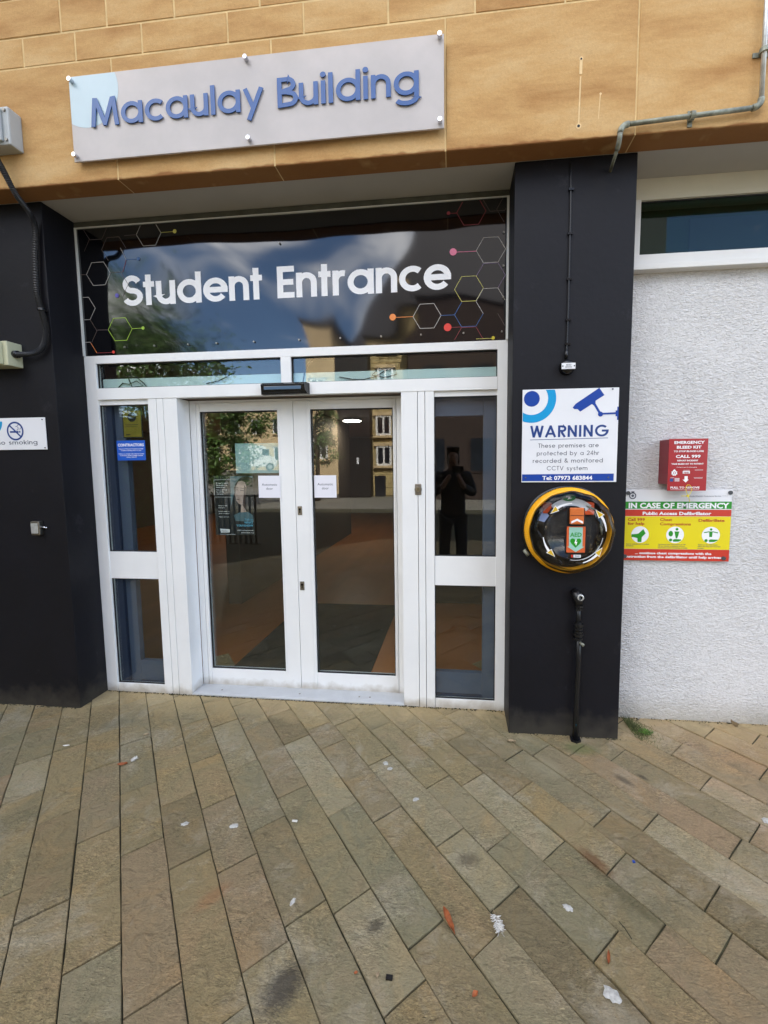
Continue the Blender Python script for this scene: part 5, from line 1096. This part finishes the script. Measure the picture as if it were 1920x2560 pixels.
def feather(x, y, l, rot, label, seed):
    t_ = thing('feather', label, 'feather', (x, y, 0), rot, 'feathers on the paving'); q = random.Random(seed)
    mb = MB().tube([(-l/2, 0, .003), (0, .004, .006), (l/2, 0, .004)], .0009, 5); mb.build('quill', 'dry_twig', t_)
    mb = MB()
    for k in range(110):
        u = -l*.1+l*.6*q.random(); s = q.choice((-1, 1)); ll = l*(.10+.16*q.random()); a = R(30+50*q.random())
        p = (u, 0, .005); e = (u+ll*math.cos(a), s*ll*math.sin(a), .002+.012*q.random()); d = .0007
        mb.face([(p[0]-d, p[1], p[2]), (p[0]+d, p[1], p[2]), (e[0]+d, e[1], e[2]), (e[0]-d, e[1], e[2])])
    mb.build('barbs', 'feather', t_)
feather(.132, 1.262, .085, R(-75), 'ruffled white feather with a yellow quill at the bottom centre right', 1)
feather(-1.652, 1.825, .05, R(70), 'grey white downy feather beside the orange leaf left of the doors', 2)
# weeds at the foot of the right pillar
wd = thing('weed', 'small green weed and moss growing at the foot of the right navy pillar', 'plant', (1.0, 2.38, 0)); q = random.Random(9)
mb = MB()
for k in range(900):
    x = .985+abs(q.gauss(0, .045)); yy = 2.36+q.gauss(0, .05)-.7*(x-.985); z = .003
    if yy > 2.435 or x < .895: continue
    a = q.random()*6.28; l = .008+.022*q.random(); d = .0012; tx, ty = l*.6*math.cos(a), l*.6*math.sin(a); hgt = l*(.3+.6*q.random())
    mb.face([(x-d, yy, z), (x+d, yy, z), (x+tx+d*.4, yy+ty, z+hgt), (x+tx-d*.4, yy+ty, z+hgt)])
for k in range(260):
    x = q.uniform(.93, 2.3); yy = GY-.005-abs(q.gauss(0, .008)); a = q.random()*6.28; l = .004+.010*q.random(); d = .0010; tx, ty = l*.6*math.cos(a), -abs(l*.5*math.sin(a)); hgt = l*(.3+.5*q.random())
    if math.sin(x*9)+math.sin(x*23) < .2: continue
    mb.face([(x-d, yy, .002), (x+d, yy, .002), (x+tx+d*.4, yy+ty, hgt), (x+tx-d*.4, yy+ty, hgt)])
rel(mb.build('stems', 'moss'), wd)
mb = MB()
for k in range(420):
    x = 1.055+q.gauss(0, .015); yy = 2.292+q.gauss(0, .012); a = q.random()*6.28; l = .005+.006*q.random(); z = .004+.012*q.random()
    ux, uy = math.cos(a)*l, math.sin(a)*l; mb.face([(x, yy, z), (x+ux*.5-uy*.3, yy+uy*.5+ux*.3, z+.003), (x+ux, yy+uy, z+.004), (x+ux*.5+uy*.3, yy+uy*.5-ux*.3, z+.002)])
rel(mb.build('leaves', 'weed'), wd)
# crumbs of dirt along the foot of the frame and wall
mb = MB(); q = random.Random(21)
for k in range(1300):
    t = q.random()
    if t < .62: x = q.uniform(-2.35, .29); yy = GY-.004-abs(q.gauss(0, .006))
    elif t < .85: x = q.uniform(.89, 2.6); yy = GY-.004-abs(q.gauss(0, .009))
    else: x = q.uniform(-3.2, .29); yy = PY-.004-abs(q.gauss(0, .005)); x = q.choice((q.uniform(-3.2, -2.36), q.uniform(.3, .88)))
    if q.random() < .5: x = x if abs(math.sin(x*7.3)) > .5 else x+.05
    r = q.uniform(.0012, .0042); a = q.random()*3.14; z = .0005
    c1, s1 = math.cos(a)*r, math.sin(a)*r
    mb.face([(x-c1*1.8, yy-s1, z), (x+s1, yy-c1, z), (x+c1*1.8, yy+s1, z+r*.8), (x-s1, yy+c1, z+r*.9)])
dd = mb.build('wall_foot_debris', 'joint_dirt'); tag(dd, 'crumbs of dirt and leaf litter along the foot of the walls', 'debris', kind='stuff')

# ================================================================ WHAT THE GLASS REFLECTS (behind the camera)
def slats(parent, x0, x1, y, z0, z1, n, m_, name='cladding_board'):
    for k in range(n):
        a = x0+(x1-x0)*k/n; o = MB().front(a+.012, x0+(x1-x0)*(k+1)/n-.012, -.03, .0, z0, z1, .01).build(name, m_); o.data.transform(Matrix.Rotation(math.pi, 4, 'Z')); o.data.transform(Matrix.Translation((0, 0, 0)))
        o.parent = parent; o.location = (x0+x1, y, 0)
def sash(parent, xc, zc, w, h, y):
    f = MB().box(xc-w/2, xc-w/2+.1, y, y+.06, zc-h/2, zc+h/2).box(xc+w/2-.1, xc+w/2, y, y+.06, zc-h/2, zc+h/2).box(xc-w/2+.1, xc+w/2-.1, y, y+.06, zc+h/2-.08, zc+h/2).box(xc-w/2+.1, xc+w/2-.1, y, y+.06, zc-h/2, zc-h/2+.1).box(xc-.045, xc+.045, y+.001, y+.055, zc-h/2+.1, zc+h/2-.08).build('window', 'window_white', parent)
    MB().box(xc-w/2+.1, xc-.045, y-.02, y+.01, zc-h/2+.1, zc+h/2-.08).box(xc+.045, xc+w/2-.1, y-.02, y+.01, zc-h/2+.1, zc+h/2-.08).build('pane', 'window_dark', f)
    MB().box(xc-w/2-.12, xc+w/2+.12, y, y+.14, zc-h/2-.12, zc-h/2-.002).build('sill', 'gold_stone', f); MB().box(xc-w/2-.12, xc+w/2+.12, y, y+.10, zc+h/2+.002, zc+h/2+.16).build('lintel', 'gold_stone', f)
cb = thing('clad_building', 'dark timber clad building reflected in the middle of the right door glass', 'building', (-4.9, -14.6, 0))
o = MB().box(-.85, .75, -6, 0, 0, 7.2).build('wall', 'dark_cladding', cb)
slats(cb, -.85, .75, .001, .05, 7.15, 11, 'dark_cladding')
MB().box(.1, .2, .04, .06, 1.65, 1.95).build('door_plate', 'sign_white', cb)
stn = thing('stone_house', 'sunlit rubble stone house with white sash windows reflected in the right door glass', 'house', (-2.3, -15.3, 0))
MB().box(-1.85, -.05, -7, 0, 0, 8.6).build('wall', 'rubble_stone', stn)
q = random.Random(4); mb = MB(); z = .05
while z < 8.4:
    hh = q.uniform(.12, .26); x = -1.85
    while x < -.12:
        ww = q.uniform(.18, .5); mb.front(x+.012, min(-.05, x+ww)-.012, -.02-q.random()*.03, 0, z+.01, z+hh-.01, .012); x += ww
    z += hh
o = mb.build('stonework', 'rubble_stone'); o.data.transform(Matrix.Scale(-1, 4, (0, 1, 0))); o.data.flip_normals(); o.parent = stn; tag(o, kind='stuff')
for xc, zc in ((-1.27, 3.55), (-1.27, 2.05), (-1.1, 5.8), (-1.0, 7.6)): sash(stn, xc, zc, .78, .98, .06)
MB().box(-1.75, -1.2, .03, .08, 0, 1.05).build('door', 'window_dark', stn)
MB().box(-2.0, .1, -7.1, .3, 8.6, 8.8).box(-1.6, -.6, -3, -2, 8.8, 10.6).build('roof', 'roof_slate', stn)
for k in range(4): MB().tube([(-1.45+k*.24, -2.5, 10.6), (-1.45+k*.24, -2.5, 11.1)], .09, 8).build('chimney_pot', 'gold_stone', stn)
gab = thing('gold_stone_block', 'golden stone building left of the dark clad one in the reflections', 'building', (-7.3, -17, 0))
MB().box(-.75, .95, -6, 0, 0, 9.9).build('wall', 'gold_stone', gab); MB().box(-.9, 1.1, -6.1, .15, 9.9, 10.1).build('roof', 'roof_slate', gab)
sash(gab, -.1, 5.6, .8, 1.4, .02); sash(gab, -.1, 2.6, .8, 1.3, .02)
dk = thing('dark_neighbour', 'tall dark building with a slanting roof edge reflected in the fascia board', 'building', (0, -20, 0))
PZ = [(-7.2, 0), (12, 0), (12, 17), (-1.9, 17), (-5.6, 11.2), (-7.2, 9.0)]
mb = MB(); mb.face([(a, -1.0, b) for a, b in PZ]); mb.face([(a, -8.0, b) for a, b in PZ][::-1])
for i in range(len(PZ)): a, b = PZ[i], PZ[(i+1) % len(PZ)]; mb.face([(a[0], -1.0, a[1]), (a[0], -8, a[1]), (b[0], -8, b[1]), (b[0], -1.0, b[1])])
mb.build('wall', 'roof_slate', dk)
bs = thing('brown_block', 'low dark brown building across the street reflected in the right side light', 'building', (2.5, -13.5, 0))
MB().box(-4.6, 7, -6, 0, 0, 8.4).build('wall', mat('brown_brick', c(52, 40, 34), .9, var=.2, vscale=3), bs); MB().box(-4.7, 7.1, -6.1, .2, 8.4, 8.6).build('roof', 'roof_slate', bs)
for k in range(5):
    for zz in (2.0, 5.2): f_ = MB().box(-4.0+k*2.1, -2.9+k*2.1, .0, .04, zz-.8, zz+.8).build('window', 'brown_brick', bs); MB().box(-3.93+k*2.1, -2.97+k*2.1, .041, .05, zz-.73, zz+.73).build('pane', 'window_dark', f_)
hl = MB().box(-45, -9.5, -48, -24, -.04, 1.25).build('hill', 'asphalt'); tag(hl, kind='structure')
lb = thing('terrace_house', 'pale stone terrace beyond the trees reflected at the left', 'house', (-20, -36, 1.25))
MB().box(-9, 8, -6, 0, 0, 6.2).build('wall', 'gold_stone', lb); MB().box(-9.2, 8.2, -6.2, .2, 6.2, 6.4).face([(-9.2, .2, 6.4), (8.2, .2, 6.4), (8.2, -3, 8.6), (-9.2, -3, 8.6)]).face([(-9.2, -6.2, 6.4), (-9.2, -3, 8.6), (8.2, -3, 8.6), (8.2, -6.2, 6.4)]).build('roof', 'roof_slate', lb)
for xc in (-7.5, -5.2, -2.9, -.6, 1.7, 4.0, 6.3):
    for zc in (1.7, 4.5): sash(lb, xc, zc, 1.0, 1.5, .02)
wg = thing('side_wing', 'shaded side wing of the college standing left of the entrance', 'building', (-6.2, .2, 0))
MB().box(-.8, 0, -2.1, 1.8, 0, 7.0).build('wall', mat('wing_stone', c(110, 96, 76), .9, var=.2, vscale=3), wg)
hg = thing('added_hedge', 'foliage block added beside the left wing to darken the left side light reflection', 'added_hedge', (-6.4, -2.7, 0)); q = random.Random(8)  # unseen foliage block, added to darken the left side light's reflection
MB().box(-.42, .30, -.70, .70, 0, 2.45).build('inner_mass', 'bark', hg); mb = MB()
for k in range(9000):
    f_ = q.randrange(4); a_, b_ = q.uniform(-.5, .5), q.uniform(.02, 2.6); p = Vector(((.36, a_*1.6, b_), (-.48, a_*1.6, b_), (a_*.85-.06, .76, b_), (a_*.85-.06, -.76, b_))[f_])+Vector((q.gauss(0, .04), q.gauss(0, .04), 0))
    d = Vector((q.gauss(0, 1), q.gauss(0, 1), q.gauss(0, 1))).normalized()*.035; e = d.cross(Vector((q.gauss(0, 1), q.gauss(0, 1), q.gauss(0, 1)))).normalized()*.016; mb.face([p-d, p+e, p+d, p-e])
mb.build('foliage', 'leaf', hg)
def tree(name, label, x, y, h, cr, crz, seed, n=5200, ls=.16, tr=.16):
    t_ = thing(name, label, 'tree', (x, y, 0), group='trees reflected in the glass'); q = random.Random(seed)
    mb = MB(); mb.tube([(0, 0, 0), (.05, .03, h*.3), (.0, .1, h*.62), (.1, 0, h*.9)], [tr, tr*.8, tr*.5, tr*.12], 10)
    br = []
    for k in range(14):
        a = q.random()*6.28; z = h*(.25+.55*q.random()); l = cr*(.55+.45*q.random())*(1-.35*(z/h)); e = (l*math.cos(a), l*math.sin(a), z+l*.35)
        mb.tube([(0, 0, z), (e[0]*.5, e[1]*.5, z+l*.25), e], [tr*.35, tr*.2, tr*.05], 6); br.append(e)
    mb.build('trunk', 'bark', t_, smooth=True)
    mb = MB(); cl = []
    for k in range(46):
        e = q.choice(br); cl.append((e[0]*q.uniform(.3, 1.1)+q.gauss(0, .25*cr), e[1]*q.uniform(.3, 1.1)+q.gauss(0, .25*cr), e[2]+q.gauss(0, crz*.3), cr*q.uniform(.12, .28)))
    for k in range(n):
        cx, cy, cz, r = q.choice(cl); x_, y_, z_ = cx+q.gauss(0, r*.6), cy+q.gauss(0, r*.6), cz+q.gauss(0, r*.5)
        d = Vector((q.gauss(0, 1), q.gauss(0, 1), q.gauss(0, .7))).normalized(); e = d.cross(Vector((q.gauss(0, 1), q.gauss(0, 1), q.gauss(0, 1)))).normalized()
        l = ls*q.uniform(.6, 1.3); p = Vector((x_, y_, z_)); mb.face([p-d*l*.5, p+e*l*.22, p+d*l*.5, p-e*l*.22])
    mb.build('crown', 'leaf', t_)
tree('tree', 'tall leafy tree reflected in the left door glass', -10.4, -8.4, 7.2, 3.0, 2.0, 1, 9000)
tree('tree', 'dark conifer like tree reflected at the left of the right door glass', -6.15, -12.6, 4.9, 1.15, 1.5, 2, 5200, .13, .12)
tree('tree', 'spreading tree reflected beyond the left end of the fascia board', -12.5, -10.5, 8.5, 3.4, 2.2, 3, 8000)
tree('tree', 'low branched tree nearest the road, in the upper left of the left door glass', -8.9, -9.4, 4.3, 1.75, 1.6, 4, 9000, .14, .14)
# white van on the road
vn = thing('parked_van', 'white panel van parked on the road reflected in the pale sheet', 'van', (-16.8, -28, 1.25), R(-35))
prof = [(-1.35, .35), (1.55, .35), (1.62, .75), (1.45, 1.05), (1.05, 1.25), (.72, 1.95), (.45, 2.08), (-1.25, 2.08), (-1.38, 1.9), (-1.42, .6)]
mb = MB(); mb.face([(a, .85, b) for a, b in prof]); mb.face([(a, -.85, b) for a, b in prof][::-1])
for i in range(len(prof)): a, b = prof[i], prof[(i+1) % len(prof)]; mb.face([(a[0], .85, a[1]), (a[0], -.85, a[1]), (b[0], -.85, b[1]), (b[0], .85, b[1])])
mb.build('body', 'van_white', vn, bevel=.03, weld=True)
MB().box(.42, .98, .851, .862, 1.28, 1.80).build('window', 'window_dark', vn); MB().box(-1.15, .2, .851, .858, .95, 1.0).build('rub_strip', 'black_rubber', vn)
for xw in (-.95, 1.0):
    w_ = MB().tube([(xw, .70, .33), (xw, .88, .33)], .33, 20).build('wheel', 'tyre', vn); MB().tube([(xw, .881, .33), (xw, .89, .33)], .2, 16).build('rim', 'galvanised', w_)
MB().box(-1.43, -1.40, .6, .8, .9, 1.5).build('rear_light', 'lampred', vn)
# railing with a brick pier in front of the planting
rl = thing('railing', 'dark metal railing reflected low in the left door glass', 'railing', (-4.2, -2.25, 0))
for k in range(9): MB().box(-.46+k*.105, -.425+k*.105, -.012, .012, .03, .95).build('bar', 'rail_dark', rl)
MB().box(-.5, .5, -.02, .02, .95, .99).box(-.5, .5, -.02, .02, .03, .06).build('rail', 'rail_dark', rl)
# the photographer, standing behind the camera
def skin(name, m_, V_, E_, Rr, parent=None, sub=2):
    me = bpy.data.meshes.new(name); me.from_pydata(V_, E_, []); me.update(); o = meshobj(name, me, m_, parent)
    md = o.modifiers.new('Skin', 'SKIN'); md.use_smooth_shade = True
    for i, r_ in enumerate(Rr): me.skin_vertices[0].data[i].radius = (r_, r_) if not isinstance(r_, tuple) else r_
    me.skin_vertices[0].data[0].use_root = True
    o.modifiers.new('Sub', 'SUBSURF').levels = sub; o.modifiers[-1].render_levels = sub
    return o
pr = thing('person', 'person in a dark jacket and trousers photographing the entrance, seen only as a dark reflection', 'person', (-.03, -.42, 0))
bv = [(0, 0, .93), (0, 0, 1.1), (0, 0, 1.30), (0, .01, 1.42), (0, .02, 1.50), (0, .03, 1.60), (.17, 0, 1.38), (.25, .06, 1.14), (.12, .27, 1.26), (.06, .34, 1.40), (-.17, 0, 1.38), (-.25, .06, 1.14), (-.12, .27, 1.26), (-.03, .34, 1.40), (.095, 0, .86), (.11, .02, .48), (.12, 0, .09), (.13, .13, .04), (-.095, 0, .86), (-.11, .02, .48), (-.12, 0, .09), (-.13, .13, .04), (0, .02, 1.70)]
be = [(0,1),(1,2),(2,3),(3,4),(4,5),(5,22),(3,6),(6,7),(7,8),(8,9),(3,10),(10,11),(11,12),(12,13),(0,14),(14,15),(15,16),(16,17),(0,18),(18,19),(19,20),(20,21)]
br_ = [(.11,.08),(.10,.08),(.12,.08),(.09,.07),.055,(.075,.09),.06,.048,.036,.028,.06,.048,.036,.028,.085,.06,.045,.04,.085,.06,.045,.04,(.06,.075)]
skin('body', 'skin', bv, be, br_, pr)
je = [(0,1),(1,2),(2,3),(3,4),(2,5),(5,6),(6,7),(2,8),(8,9),(9,10)]
jv = [(0,0,.80),(0,0,1.12),(0,0,1.36),(0,.01,1.44),(0,.01,1.46),(.18,0,1.38),(.26,.06,1.14),(.13,.26,1.25),(-.18,0,1.38),(-.26,.06,1.14),(-.13,.26,1.25)]
skin('jacket', 'jacket', jv, je, [(.18,.14),(.17,.13),(.18,.13),(.09,.08),(.07,.07),.08,.066,.05,.08,.066,.05], pr)
skin('trousers', 'trousers', [(0,0,.94),(.095,0,.84),(.11,.02,.48),(.12,0,.10),(-.095,0,.84),(-.11,.02,.48),(-.12,0,.10)], [(0,1),(1,2),(2,3),(0,4),(4,5),(5,6)], [(.16,.13),.105,.08,.07,.105,.08,.07], pr)
skin('hair', 'hair', [(0,-.01,1.66),(0,0,1.74),(0,-.05,1.60)], [(0,1),(0,2)], [(.085,.095),(.07,.08),(.06,.05)], pr)
for s_ in (-1, 1): MB().box(s_*.125-.05, s_*.125+.05, -.08, .19, 0, .075).build('shoe', 'shoe', pr, bevel=.02)
tag(MB().box(-.04, .10, -.105, -.095, 1.42, 1.50).build('phone', 'black_plastic'), 'black phone held up in both hands of the dark clad person', 'phone')
